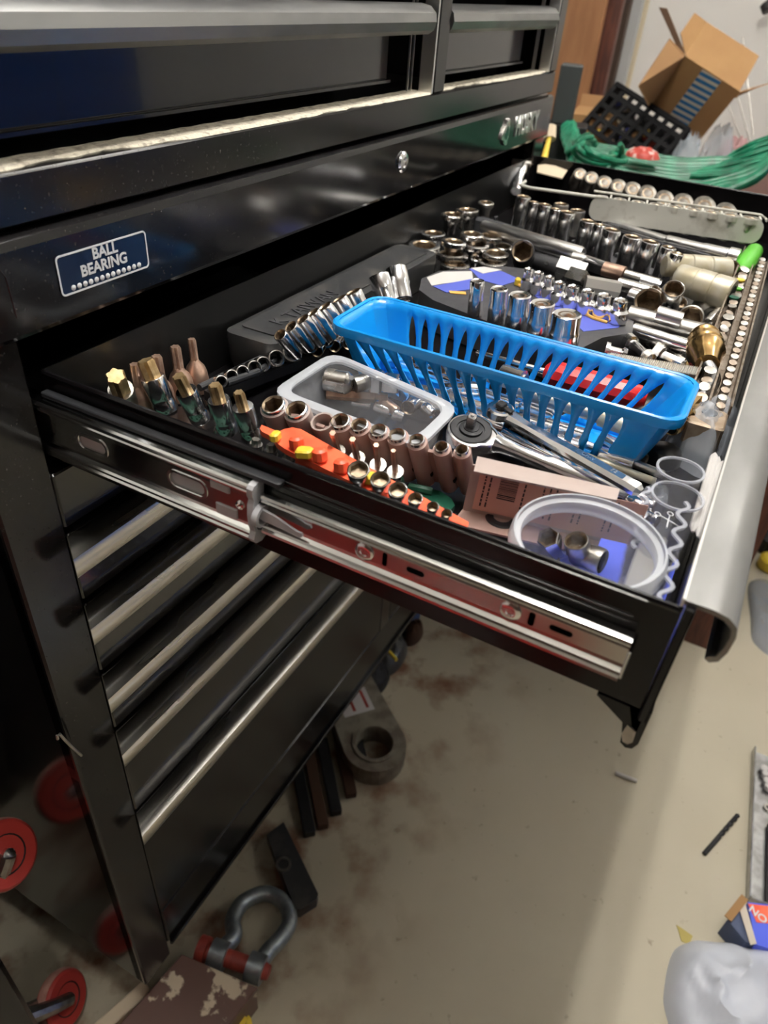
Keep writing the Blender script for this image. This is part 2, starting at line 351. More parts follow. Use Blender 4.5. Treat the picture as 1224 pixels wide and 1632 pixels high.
# folded lower lip of the front with its bare metal end
lip = [(-.4365,.932),(-.4365,.905),(-.4345,.8995),(-.431,.898),(-.4275,.9005),(-.4265,.908),(-.4245,.9165),(-.407,.9285),(-.407,.9300),(-.425,.9300),(-.4290,.9185),(-.4320,.909),(-.4335,.907),(-.4335,.932)]
G().loft([[(x, y, z) for y, z in lip] for x in (DX0-.001, DX1)]).obj('lower_lip', BLKIN, dw)
G().prism([(-.4315,.902),(-.4335,.905),(-.4330,.914),(-.4275,.9165),(-.4265,.908),(-.4285,.9025)], 0, .0012, Matrix(((0,0,1,DX0-.0016),(1,0,0,0),(0,1,0,0),(0,0,0,1)))).obj('lip_end', NICK, dw)
hd = hook(G(), DX0+.001, DX1, -.4290, 1.0105, .0, 1.1).obj('handle', ALU, dw)
hd['label'] = 'wide scuffed aluminium pull channel'
G().box(DX0, DX1, -.4292, -.4280, 1.0070, 1.0120).obj('handle_edge', ALUX, dw)
# pressed ridges on the near side wall
for k, zz in enumerate((.9905, .9868)):
    G().lathe([(.0002, 0), (.0010, .003), (.0010, .398), (.0002, .401)], 10, frame((DX0 + .0003, -.010, zz), (0, -1, 0))).obj('pressed_ridge', BLKIN, dw)
# slides
def slide(name, y0, y1, prof, mat_, parent, holes=()):
    o = G().loft([[(a, y, b) for a, b in prof] for y in (y0, y1)]).obj(name, mat_, parent, centre=False, sharp=8)
    cs = []
    for (y, z, w_, h_) in holes:
        rr_ = min(w_, h_) / 2
        cs.append(G().prism(rrect(-w_/2, w_/2, -h_/2, h_/2, rr_*.98, 6), -.01, .0105, Matrix.Translation((.055, y, z)) @ Matrix(((0,0,1,0),(1,0,0,0),(0,1,0,0),(0,0,0,1)))).obj('cutter', mat_))
    if cs: cut(o, cs)
    return o
oz = .9665
outer = [(.0612, .0222), (.0530, .0224), (.0505, .0218), (.0492, .0205), (.0489, .019), (.0494, .0175), (.0502, .0168), (.0496, .0158), (.0495, .0148), (.0506, .0138), (.0532, .0125), (.0534, .009), (.0534, -.011),
         (.0530, -.0128), (.0506, -.0142), (.0494, -.0155), (.0494, -.0172), (.0503, -.0182), (.0492, -.0195), (.0492, -.0212), (.0506, -.0223), (.0612, -.0223), (.0612, -.020), (.0548, -.0195), (.0548, .0195), (.0612, .020)]
sl = slide('drawer_slide', .02, -.180, [(a, b + oz) for a, b in outer], ZINC, cab, [(-.044, oz, .024, .0085), (-.128, oz+.0005, .028, .0095)])
for (yy, w_) in ((-.044, .0275), (-.128, .0315)):
    g = G(); ribbon(g, rrect(-w_/2, w_/2, -.0065, .0065, .006, 6), .0018, -.0003, .0006, True, Matrix.Translation((.0534, yy, oz)) @ Matrix(((0,0,-1,0),(1,0,0,0),(0,1,0,0),(0,0,0,1)))); g.obj('slot_rim', CHR, sl)
G().box(.0550, .0566, -.175, .01, oz-.0085, oz+.0085).obj('ball_cage', GREYP, sl)
for a, b, c, dd in ((-.148, -.163, .0060, .0115), (-.151, -.168, -.0120, -.0045)):
    G().box(.0524, .0540, b, a, oz+min(c, dd), oz+max(c, dd), .0005).obj('clip_tab', GREYP, sl)
G().lathe([(.0031, 0), (.0031, .0007), (.0016, .0013), (.0009, .0006)], 18, frame((.0533, -.1705, oz+.0005), (-1, 0, 0))).obj('rivet', CHR, sl)
# nylon end bracket of the slide
eb = [(.0486, .0195), (.0505, .0215), (.0560, .0225), (.0600, .0190), (.0600, .0120), (.0555, .0080), (.0520, .0060), (.0500, .0050), (.0500, -.0060), (.0520, -.0120), (.0560, -.0150), (.0600, -.0165), (.0605, -.0215), (.0560, -.0235), (.0500, -.0220), (.0478, -.0180), (.0500, -.0130), (.0485, -.0080), (.0478, .0), (.0485, .0080), (.0500, .0110), (.0484, .0150)]
G().loft([[(a, y, b + oz) for a, b in eb] for y in (-.180, -.1845)]).obj('end_bracket', GREYP, sl)
G().lathe([(.0075, 0), (.0075, .004), (.0055, .0045), (.0055, .001)], 20, frame((.0530, -.1845, oz - .001), (0, -1, 0))).obj('cage_ring', GREYP, sl)
G().loft([[(x, y, z) for y, z in ((-.184, .9725), (-.197, .9705), (-.214, .9655), (-.2175, .9655), (-.2185, .9635), (-.2155, .9615), (-.205, .9625), (-.184, .9635))] for x in (.0535, .0520)]).obj('release_lever', GREYP, sl)
inner = [(.0614, .0150), (.0560, .0152), (.0535, .0145), (.0527, .0130), (.0532, .0115), (.0545, .0105), (.0538, .0092), (.0548, .0082), (.0573, .0076), (.0575, .005), (.0575, -.0055),
         (.0570, -.0075), (.0545, -.0090), (.0538, -.0102), (.0546, -.0112), (.0532, -.0124), (.0528, -.0140), (.0540, -.0152), (.0614, -.0153), (.0614, -.0135), (.0588, -.0132), (.0588, .0132), (.0614, .0135)]
holes = [(-.272, oz, .0032, .0100), (-.292, oz, .0115, .0042), (-.3625, oz, .0036, .0100), (-.379, oz, .0130, .0042)]
s2 = slide('drawer_slide', -.1865, -.414, [(a, b + oz) for a, b in inner], ZINC, cab, holes)
s2['label'] = 'thinner inner rail of the zinc drawer slide'
for yy in (-.2585, -.3505):
    G().lathe([(.0062, 0), (.0060, .0010), (.0045, .0018), (.0026, .0018), (.0022, .0009), (.0001, .0009)], 22, frame((.0575, yy, oz), (-1, 0, 0))).obj('rivet', CHR, s2)
G().box(.0535, .0550, -.4158, -.4140, oz-.0125, oz+.0075, .0005).obj('end_stop', ZINC, s2)
# black plastic bumper on the wall over the end of the outer rail
G().box(.0545, .0610, -.200, .0, .9895, .9935, .001).obj('slide_cover', RAILB, cab)
# ================================================================== TOP CHEST
tc = thing('top_chest', 'black upper tool chest with wide bright drawer pulls', 'tool chest', (CW/2, .24, 1.099))
ZC = 1.101; ZT = 1.60
G().box(0, CW, 0, .018, ZC, 1.131, .0022).obj('base_rail', BLKD, tc)
G().box(0, .012, .0185, .47, ZC, ZT).obj('side_panel', BLK, tc)
G().box(CW-.012, CW, .0185, .47, ZC, ZT).obj('side_panel', BLK, tc)
G().box(.0125, CW-.0125, .10, .47, ZC, ZT-.001).obj('chest_core', DARK, tc)
G().box(.0125, CW-.0125, .019, .099, ZC, 1.128).obj('bottom_panel', BLK, tc)
G().box(0, .034, 0, .018, 1.1315, ZT, .002).obj('frame_post', BLK, tc)
G().box(.655, .686, 0, .018, 1.1315, ZT, .002).obj('frame_post', BLKD, tc)
G().box(.6515, .6548, .001, .018, 1.1315, ZT).obj('post_edge', ALUX, tc)
G().box(1.098, CW, 0, .018, 1.1315, ZT, .002).obj('frame_post', BLKD, tc)
G().box(1.0945, 1.0975, .001, .018, 1.1315, ZT).obj('post_edge', ALUX, tc)
def dustrow(x0, x1):
    g = G(); n = int((x1-x0)/.006); top = []; 
    for k in range(n+1):
        x = x0+(x1-x0)*k/n; a = .0004+.0065*max(0, sin(k*.11)+.6*sin(k*.043+1)+.35*sin(k*.7)+random.uniform(-.2, .2)); b = .030
        top.append([(x, a+.0006, 1.1308), (x, a+.003, 1.1324+.0002*sin(k*2.1)), (x, b-.002, 1.1330+.0002*sin(k*1.3)), (x, b, 1.1308)])
    return g.loft(top)
dustrow(.036, .652).obj('dust_layer', DUST, tc); dustrow(.688, 1.094).obj('dust_layer', DUST, tc)
for a, b in ((.036, .650), (.688, 1.093)):
    for k in range(4):
        z0 = 1.142 + k*.098; zt = z0 + .074
        dr = G().box(a, b-.045, .036, .098, z0, zt, .002).obj('drawer', BLK, tc)
        G().box(a, b-.045, .031, .0355, z0, z0+.004, .001).obj('drawer_lip', BLK, dr)
        for q in (.018, .009): G().box(b-q-.0018, b-q, .022, .024, z0-.009, zt+.014).obj('rail_edge', ALUX, dr)
        xa, xb = (a, .640) if a < .1 else (.687, b - .004)
        pr = [(.013, 0), (-.010, .002), (-.022, .0), (-.029, -.006), (-.031, -.014), (-.028, -.022), (-.022, -.026), (-.019, -.024), (-.024, -.019), (-.0265, -.013), (-.0245, -.0065), (-.0195, -.003), (.013, -.003)]
        G().loft([[(x, y_ + .0275, zt + z_) for y_, z_ in pr] for x in (xa, xb)]).obj('handle', ALU, dr)
def smooth(P, n=5):
    out = []
    for i in range(len(P)-1):
        p0, p1, p2, p3 = P[max(i-1, 0)], P[i], P[i+1], P[min(i+2, len(P)-1)]
        for k in range(n):
            t = k/n; out.append(.5*((2*p1)+(p2-p0)*t+(2*p0-5*p1+4*p2-p3)*t*t+(3*p1-p0-3*p2+p3)*t**3))
    return out + [P[-1]]
# ================================================================== IN THE DRAWER
ORD = ['first', 'second', 'third', 'fourth', 'fifth', 'sixth', 'seventh', 'eighth', 'ninth', 'tenth', 'eleventh', 'twelfth']
def sock(name, P0, P1, r_, mats, label, cat, group=None, hexr=None, seg=24, neck=None, pt=6, wall=.18):
    """a socket from its drive end P0 to its open end P1: body, rim chamfer, hexagonal bore"""
    P0 = Vector(P0); P1 = Vector(P1); h = (P1 - P0).length; W = frame(P0, P1 - P0)
    g = G(); rn = (neck or .92) * r_
    prof = [(rn*.62, .0012), (rn*.9, 0), (rn, .0012), (rn, h*.42), (r_*.985, h*.52), (r_, h*.56), (r_, h-.0014), (r_*.95, h-.0003), (r_*(1-wall*.6), h)]
    g.lathe(prof, seg, cap=(True, False))
    ri = hexr or r_ * (1 - wall); rings = []
    for k, z in enumerate((h, h-.0012, h*.58)):
        ring = []
        for j in range(seg):
            a = 360. * j / seg; q = a % (360 / pt); q = abs(q - 180 / pt)
            rad = ri * (cos(radians(180/pt)) / cos(radians(180/pt) - radians(q)) if pt <= 6 else .9 + .1 * abs(cos(radians(a * pt / 2))))
            if k == 0: rad = r_ * (1 - wall * .6)
            ring.append((rad * cos(radians(a)), rad * sin(radians(a)), z))
        rings.append(ring)
    g.loft(rings, cap=(False, True), m=1)
    # dark drive hole at the other end
    g.lathe([(rn*.62, .0012), (rn*.45, .0011), (rn*.42, .004)], seg, cap=(False, True), m=1)
    o = g.obj(name, list(mats), None, W, fix=False)
    return tag(o, label, cat, group)
def bitsock(P0, P1, rb, rt, hb, body_m, bit_m, label, group, dome=False, star=True, name='star_bit_socket'):
    """bit socket: turned body with a six-lobed bit standing out of it"""
    P0 = Vector(P0); P1 = Vector(P1); h = (P1 - P0).length; W = frame(P0, P1 - P0)
    t = bpy.data.objects.new(name, None); t.empty_display_size = .01; link(t, W); tag(t, label, 'bit socket', group)
    if dome: prof = [(rb, 0), (rb, hb*.45), (rb*.93, hb*.68), (rb*.75, hb*.88), (rb*.5, hb), (rt, hb*1.12)]
    else: prof = [(rb*.96, 0), (rb, .001), (rb, hb*.3), (rb*.97, hb*.32), (rb*.97, hb*.4), (rb, hb*.42), (rb, hb-.001), (rb*.95, hb), (rt*1.1, hb)]
    G().lathe(prof, 20).obj('socket_body', body_m, t, W)
    g = G(); rings = []
    for z, k in ((hb - .002, 1), (h - .0015, 1), (h, .86)):
        rings.append([((rt*k*(1 + (.13*cos(6*2*pi*j/24) if star else .05*cos(6*2*pi*j/24)))) * cos(2*pi*j/24), (rt*k*(1 + (.13*cos(6*2*pi*j/24) if star else .05*cos(6*2*pi*j/24)))) * sin(2*pi*j/24), z) for j in range(24)])
    g.loft(rings).obj('bit', bit_m, t, W)
    return t
def rod(name, P0, P1, r_, m, label=None, cat=None, group=None, parent=None, seg=14, prof=None, kind=None):
    """turned bar from P0 to P1; prof = [(fraction along, radius factor)]"""
    P0 = Vector(P0); P1 = Vector(P1); h = (P1 - P0).length
    prof = prof or [(0, .85), (.01, 1), (.99, 1), (1, .85)]
    W = frame(P0, P1 - P0)
    o = G().lathe([(r_ * b, h * a) for a, b in prof], seg).obj(name, m, parent, W)
    return tag(o, label, cat, group, kind)
# ---- row of large star bits on a green rail at the near back corner
gr_big = 'large star bit sockets by the near wall'
rail = thing('green_socket_rail', 'dark green plastic rail under the large star bits by the near wall', 'socket rail', (.125, -.07, ZF))
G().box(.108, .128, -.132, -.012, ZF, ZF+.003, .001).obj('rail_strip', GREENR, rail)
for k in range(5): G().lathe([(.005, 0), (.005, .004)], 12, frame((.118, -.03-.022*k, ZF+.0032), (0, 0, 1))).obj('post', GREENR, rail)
big = [((203, 650), (184, 599), .0100, .0070), ((266, 655), (231, 574), .0096, .0062), ((320, 668), (284, 599), .0084, .0048), ((363, 688), (342, 613), .0086, .0046), ((402, 698), (380, 625), .0082, .0038)]
for k, (b0, b1, rb, rt) in enumerate(big):
    P0 = at(b0[0], b0[1], ZF+.012); P1 = at(b1[0], b1[1], ZF+.054)
    bitsock(P0, P1, rb, rt, .030, NICK if k == 0 else CHR, BRASSB,
            ['largest bronze star bit, half hidden by the near drawer wall', 'big bronze star bit with a yellow mark on its chrome socket', 'third bronze star bit from the back, in chrome socket', 'fourth bronze star bit from the back, in chrome socket', 'narrowest bronze star bit of the chrome row, nearest the tan rail'][k], gr_big)
    if k == 1:
        ti = [o for o in COL.objects if o.name.startswith('star_bit_socket')][-1]
for k, (b0, b1, rb, rt) in enumerate([((219, 622), (214, 580), .0098, .0040), ((259, 606), (249, 567), .0092, .0040), ((283, 592), (279, 552), .0105, .0040), ((308, 576), (305, 540), .0100, .0032)]):
    P1 = at(b1[0], b1[1], ZF+.048); P0 = Vector((P1.x+.001, P1.y-.002, ZF+.0005))
    bitsock(P0, P1, rb, rt, .026, COPB, COPB, ['copper toned bit with domed shoulder, nearest of the back four', 'second copper toned domed bit from the near wall', 'third copper toned domed bit, wide shoulder', 'copper toned domed bit farthest from the near wall, slim tip'][k], 'domed bit sockets along the back wall', True)
# ---- small deep sockets on a black rail, then the fanned chrome ones
rl = thing('black_socket_rail', 'slim black plastic rail carrying the small open sockets', 'socket rail', (.27, -.05, ZF))
A = at(330, 632, ZF+.008); B = at(520, 560, ZF+.008)
dirA = (B - A).normalized()
G().box(0, (B-A).length, -.006, .006, -.006, .006, .002, frame(A, (0, 0, 1), dirA)).obj('rail_strip', RAILB, rl)
A2 = at(318, 618, ZF+.022); B2 = at(415, 572, ZF+.022)
g = G(); g.tube([A2, A2.lerp(B2, .35), A2.lerp(B2, .7), B2, B2+Vector((.006, -.012, 0)), A2.lerp(B2, .6)+Vector((.006, -.016, 0)), A2+Vector((.02, -.012, 0))], .0032, 10).obj('rail_handle', RAILB, rl)
for k, (u, v, r_) in enumerate([(353, 608, .0054), (370, 599, .0056), (387, 593, .0060), (406, 586, .0066), (420, 580, .0068), (441, 571, .0078), (466, 560, .0094), (494, 548, .0090), (520, 540, .0090)]):
    P1 = at(u, v, ZF+.024+r_*.4); ax = Vector((-.42, -.66, .42)).normalized()
    sock('deep_socket', P1 - ax*.026, P1, r_, (CHRD, IMPACT), '%s small open socket from the near end of the slim black rail' % ORD[k], 'socket', 'small sockets on the slim black rail', wall=.32)
fan = [((446, 533), (474, 566), .0062), ((463, 520), (494, 556), .0066), ((482, 508), (512, 548), .0068), ((498, 498), (530, 540), .0072), ((517, 488), (548, 530), .0078), ((540, 476), (566, 520), .0086), ((562, 465), (582, 508), .0094), ((603, 438), (618, 486), .0112), ((631, 428), (641, 480), .0122)]
for k, (a, b, r_) in enumerate(fan):
    sock('chrome_socket', at(b[0], b[1], ZF+.034), at(a[0], a[1], ZF+.056+r_*.3), r_*.95, (CHR, BORE), '%s leaning chrome socket counting from the near end of the black case' % ORD[k], 'socket', 'chrome sockets leaning against the black case', wall=.2, pt=12)
for k, (a, b, r_) in enumerate([((505, 560), (528, 528), .0062), ((533, 552), (552, 522), .0064), ((556, 548), (574, 520), .0066), ((580, 470), (600, 520), .0080), ((590, 530), (575, 500), .0066)]):
    sock('chrome_socket', at(b[0], b[1], ZF+.012), at(a[0], a[1], ZF+.022), r_, (CHR, BORE), '%s small chrome socket lying behind the frosted square tub' % ORD[k], 'socket', 'small chrome sockets behind the frosted tub', wall=.2)
# ---- long black case with pressed lettering
cs = thing('plastic_case', 'long black plastic case with worn pressed lettering along the back', 'case', (.42, -.03, ZF))
G().loft([[(x, y, z) for x, y in rrect(.247+i, .590-i, -.058+i, .0-.001-i, .010)] for z, i in ((ZF, .004), (ZF+.010, .0015), (ZF+.030, 0), (ZF+.0365, .0008), (ZF+.038, .004))]).obj('case_shell', RUBB, cs)
G().prism(rrect(.262, .575, -.050, -.010, .006), ZF+.038, ZF+.0392).obj('raised_panel', RUBB, cs)
text('lettering', 'K TAIWAN', .021, frame((.335, -.034, ZF+.0393), (0, 0, 1), (1, 0, 0)), SET, cs, .0009, 0, 1.0)
# ---- frosted square tub with odd pieces
tb = thing('frosted_tub', 'frosted square plastic tub with rounded corners holding joints and bits', 'tub', (.2, -.182, ZF))
tz = ZF + .050
def tubring(i, z, r_=.016):
    c = [(.1600+i, -.122-i), (.2420-i, -.122-i), (.2180-i, -.243+i), (.1530+i, -.243+i)]
    n = 4; out = []
    for k in range(4):
        p = Vector((*c[k], 0)); a = Vector((*c[k-1], 0)); b = Vector((*c[(k+1) % 4], 0))
        p0 = p + (a-p).normalized()*r_; p1 = p + (b-p).normalized()*r_
        for j in range(n+1):
            t_ = j/n; q = p0*(1-t_)**2 + p*2*t_*(1-t_) + p1*t_*t_; out.append((q.x, q.y, z))
    return out
G().loft([tubring(.010, ZF+.004), tubring(.008, ZF+.0045), tubring(.004, ZF+.030), tubring(.0015, tz-.006), tubring(.003, tz-.006), tubring(.0055, ZF+.030), tubring(.0095, ZF+.006), tubring(.012, ZF+.0055)], loop=False).obj('tub_wall', FROST, tb)
G().loft([tubring(-.003, tz-.0045, .018), tubring(-.0035, tz-.001, .018), tubring(-.002, tz, .018), tubring(.004, tz, .016), tubring(.0048, tz-.0015, .016), tubring(.0035, tz-.0045, .016)], loop=True, cap=(False, False)).obj('tub_rim', FROSTR, tb)
uj = thing('universal_joint', 'chrome universal joint adapter lying in the frosted tub', 'universal joint', at(575, 610, ZF+.03))
a, b, c_, e_ = at(517, 604, ZF+.036), at(562, 612, ZF+.036), at(590, 606, ZF+.037), at(636, 614, ZF+.036)
rod('yoke', a, b, .0095, CHRD, parent=uj, seg=18, prof=[(0, .8), (.06, 1), (.8, 1), (.95, .75), (1, .5)])
rod('joint_cross', b.lerp(c_, .1)+Vector((0, 0, -.001)), b.lerp(c_, .9), .0070, NICK, parent=uj)
G().lathe([(.0022, 0), (.0022, .001)], 12, frame(at(560, 603, ZF+.0455), (-.45, -.25, .75))).obj('pin_hole', IMPACT, uj)
g = G(); g.box(0, (e_-c_).length*.45, -.008, .008, -.008, .008, .002, frame(c_, (0, 0, 1), e_-c_)); g.box((e_-c_).length*.45, (e_-c_).length, -.0062, .0062, -.0062, .0062, .001, frame(c_, (0, 0, 1), e_-c_)); g.obj('square_drive', CHR, uj)
hx = thing('hex_shank_bit', 'copper brown hex shank bit lying in the frosted tub', 'driver bit', at(560, 630, ZF+.02))
rod('shank', at(520, 626, ZF+.024), at(598, 632, ZF+.024), .0052, COPB, parent=hx, seg=6)
rod('tip', at(598, 632, ZF+.024), at(618, 634, ZF+.024), .0040, COPB, parent=hx, seg=6, prof=[(0, .6), (.3, .6), (.32, 1), (1, .95)])
rod('copper_pin', at(612, 640, ZF+.02), at(632, 656, ZF+.016), .0045, COPB, 'short copper brown pin under the hex bit in the tub', 'pin')
for k, (a, b, r_) in enumerate([((598, 647), (622, 657), .0052), ((626, 659), (642, 665), .0046), ((650, 650), (668, 628), .0066), ((676, 648), (690, 660), .0050), ((560, 640), (590, 646), .004)]):
    sock('small_socket', at(b[0], b[1], ZF+.014), at(a[0], a[1], ZF+.016), r_, (CHR, BORE), '%s small bright socket at the bottom of the frosted tub' % ORD[k], 'socket', 'small sockets in the frosted tub', seg=18)
# ---- tan rail of sockets beside the orange one
tr = thing('tan_socket_rail', 'tan plastic socket rail with scalloped sleeves along the near side', 'socket rail', at(600, 740, ZF))
rows = [(435, 645, .0090), (472, 653, .0084), (512, 668, 0), (542, 671, .0072), (572.5, 677.5, .0066), (603, 686, .0062), (633, 693, .0062), (664, 701.5, .0057), (703.5, 712, .0050), (736, 717, .0047)]
LEN = .040
tops = [at(u, v, ZF+.052+.0*k) for k, (u, v, r_) in enumerate(rows)]
axd = Vector((-.40, .07, .90)).normalized()
for k, ((u, v, r_), P1) in enumerate(zip(rows, tops)):
    rr_ = (r_ or .0072) + .0015; W = frame(P1 - axd*.047, axd)
    G().lathe([(rr_*.8, 0), (rr_*.98, .002), (rr_, .043), (rr_-.0002, .0445), (rr_-.0016, .0445), (rr_-.0018, .002)], 20, cap=(False, False), loop=True).obj('sleeve', TAUPED if k > 2 else TAUPE, tr, W)
    G().box(-.003, .003, -rr_-.0004, -rr_+.001, .012, .015).obj('sleeve_slot', DARK, tr, W)
    if r_:
        sock('rail_socket', P1 - axd*.042, P1 + axd*.0010, r_, (CHR, BORE), '%s socket from the back of the tan rail, hex opening up' % ORD[k if k < 2 else k-1], 'socket', 'sockets in the tan rail', wall=.22)
# scalloped collars and web joining the sleeves
for k in range(len(rows)-1):
    a = tops[k]-axd*.004; b = tops[k+1]-axd*.004; m_ = (a+b)/2
    wv = (b-a); W = frame(a-axd*.040, axd, wv)
    G().box(0, wv.length, -.0012, .0012, .0, .035).obj('web', TAUPED, tr, W)
# ---- tan label box continuing the rail
pb = thing('tan_plastic_holder', 'tan plastic holder plate with a peach barcode label under its lip', 'holder', at(870, 790, ZF))
q = [at(761, 727, ZF+.055), at(988, 779, ZF+.055), at(983, 797, ZF+.053), at(755, 751, ZF+.053)]
g = G()
def slab(g, q, t, nrm=None):
    nn = nrm or (q[1]-q[0]).cross(q[3]-q[0]).normalized()
    return g.loft([[tuple(p) for p in q], [tuple(p + nn*t) for p in q]])
slab(g, q, .0015, Vector((0, 0, -1))).obj('top_lip', TAUPE, pb)
q2 = [q[3]+Vector((.008, .004, -.001)), q[2]+Vector((.006, .001, -.001)), q[2]+Vector((.006, .003, -.044)), q[3]+Vector((.008, .006, -.044))]
slab(G(), q2, .0015, Vector((1, 0, 0))).obj('back_wall', TAUPE, pb)
q3 = [q2[3], q2[2], q2[2]+Vector((-.018, 0, 0)), q2[3]+Vector((-.018, 0, 0))]
slab(G(), [p+Vector((0, 0, .006)) for p in q3], .0015, Vector((0, 0, -1))).obj('bottom_lip', TAUPED, pb)
du = (q2[1]-q2[0]).normalized(); dn = (q2[3]-q2[0]).normalized()
nrm = du.cross(dn); nrm = nrm if nrm.x < 0 else -nrm
def onlab(s, t, off=.0004): return q2[0] + du*s + dn*t + nrm*off
lab = G(); LQ = [onlab(.006, .002), onlab(.112, .002), onlab(.112, .034), onlab(.006, .034)]
slab(lab, LQ, .0003, -nrm); lb = lab.obj('paper_label', PINK, pb)
def onl(s, t, w_, h_): 
    return [tuple(onlab(s, t, .0006)), tuple(onlab(s+w_, t, .0006)), tuple(onlab(s+w_, t+h_, .0006)), tuple(onlab(s, t+h_, .0006))]
g = G(); t0 = .004
for k in range(16):
    hh = random.choice((.0004, .0007, .0011)); g.add(onl(.020, t0, .012, hh), [(0, 1, 2, 3)]); t0 += hh + random.choice((.0004, .0006))
g.obj('barcode', INK, lb)
g = G()
for s in (.010, .0135, .036, .048, .052, .056, .070, .074, .09, .094):
    t0 = .004
    while t0 < .028:
        hh = random.uniform(.001, .004); g.add(onl(s, t0, .0011, hh), [(0, 1, 2, 3)]); t0 += hh + .0008
tag(g.obj('fine_print', INK, lb), kind='stuff')
# ---- orange rail with yellow clips and its sockets
orl = thing('orange_socket_rail', 'coral orange plastic socket rail with pointed end by the near wall', 'socket rail', at(560, 760, ZF))
zr = ZF + .046
op = [at(u, v, zr) for u, v in ((417, 677), (414, 683), (418, 688), (436, 697), (441, 706), (455, 716), (743, 858), (747, 832), (560, 729), (480, 684), (466, 681), (452, 684), (444, 688))]
G().loft([[(p.x, p.y, p.z-.004) for p in op], [(p.x, p.y, p.z) for p in op]]).obj('rail_body', ORANGE, orl)
G().box(0, .16, -.003, .003, -.024, -.004, 0, frame(at(475, 712, zr), (0, 0, 1), at(735, 835, zr)-at(475, 712, zr))).obj('rail_foot', ORANGE, orl)
for u, v in ((474, 713), (511, 733), (545, 750)):
    G().box(-.0045, .0045, -.0045, .0045, 0, .009, .0022, frame(at(u, v+3, zr), (.1, .2, 1), (.3, 1, 0))).obj('stud', ORANGE, orl)
for u, v, l in ((486, 726, .011), (588, 767, .016), (440, 700, .006)):
    G().box(-l/2, l/2, -.0045, .0045, 0, .006, .0015, frame(at(u, v+2, zr+.001), (0, .15, 1), (.25, -1, 0))).obj('yellow_clip', YEL, orl)
for k, (u, v, r_) in enumerate([(571, 748, .0072), (606, 763, .0064), (634, 780, .0060), (662, 794, .0046), (690, 807, .0038), (712, 818, .0034)]):
    P1 = at(u, v, zr+.012)
    sock('rail_socket', P1-Vector((-.0045, -.001, .0105)), P1, r_, (CHR, BORE), '%s socket from the back on the orange rail' % ORD[k], 'socket', 'sockets on the orange rail', wall=.24)
for k, (bt, tp, rb, rt) in enumerate([((545, 742), (530, 690), .0056, .0022), ((575, 755), (562, 700), .0060, .0022), ((605, 770), (599.5, 709), .0060, .0020), ((633, 786), (627, 718), .0060, .0017)]):
    bitsock(at(bt[0], bt[1], ZF+.010), at(tp[0], tp[1], ZF+.058), rb, rt, .028, CHRD, COPB, '%s slim copper star bit between the orange and tan rails' % ORD[k], 'slim star bits between the two rails')
grn = thing('green_rail_end', 'dark green plastic rail end lying under the tan rail', 'socket rail', at(690, 790, ZF))
g = G(); g.loft([[(p.x, p.y, z) for p in (at(u, v, ZF+.012) for u, v in ((650, 776), (672, 776), (700, 783), (719, 795), (725, 806), (718, 814), (690, 806), (655, 792)))] for z in (ZF+.008, ZF+.0125)]).obj('rail_body', GREEN, grn)
g = G(); g.tube([at(652, 776, ZF+.014), at(672, 780, ZF+.015), at(688, 784, ZF+.014)], .0032, 8).obj('rail_rib', GREEN, grn)
wp = at(820, 830, ZF+.012)
tag(G().lathe([(.010, 0), (.013, .003), (.013, .013), (.010, .0165), (.006, .0165), (.005, .012)], 22, frame((at(798, 836, ZF+.01).x, at(798, 836, ZF+.01).y, ZF), (0, 0, 1))).obj('rubber_bushing', IMPACT), 'dark round rubber bushing in the shade beside the round tub', 'bushing')
for k, (u, v) in enumerate(((424, 640), (505, 668))): pass
for k, (u, v) in enumerate([(408, 700), (432, 708), (460, 722), (350, 676)]):
    p = at(u, v, ZF+.016); t = bitsock(Vector((p.x, p.y, ZF+.0055)), p, .0052, .0032, .006, CHRD, NICK, '%s tiny star bit tip on the green rail' % ORD[k], 'tiny star bits on the green rail')
# ---- blue basket
bk = thing('blue_basket', 'sky blue plastic slotted basket lying across the drawer', 'basket', (.297, -.25, ZF))
BZ0, BZ1 = ZF+.006, 1.004
def bring(t, inset=0.): # t: 0 bottom .. 1 top
    k = .022 * (1 - t) + inset
    x0, x1, y0, y1 = .2585 + k*.85, .3400 - k*.55, -.3940 + k, -.1080 - k
    return rrect(x0, x1, y0, y1, .016 - .006*(1-t), 4)
def along(t, s):
    P = bring(t); n = len(P); L = [0]
    for i in range(n): L.append(L[-1] + math.dist(P[i], P[(i+1) % n]))
    d_ = (s % 1.) * L[-1]
    for i in range(n):
        if L[i+1] >= d_:
            q_ = (d_ - L[i]) / max(1e-9, L[i+1]-L[i]); a, b = P[i], P[(i+1) % n]
            return (a[0]+(b[0]-a[0])*q_, a[1]+(b[1]-a[1])*q_)
    return P[0]
NS = 52; hs = [.06, .12, .20, .30, .42, .56, .70, .80, .86]; ws = [.0, .42, .58, .44, .56, .62, .46, .26, .02]
skip = set()
P_ = bring(1); 
g = G(); V = []; F = []
def vv(p): V.append(p); return len(V)-1
levels = [0.] + hs + [1.]
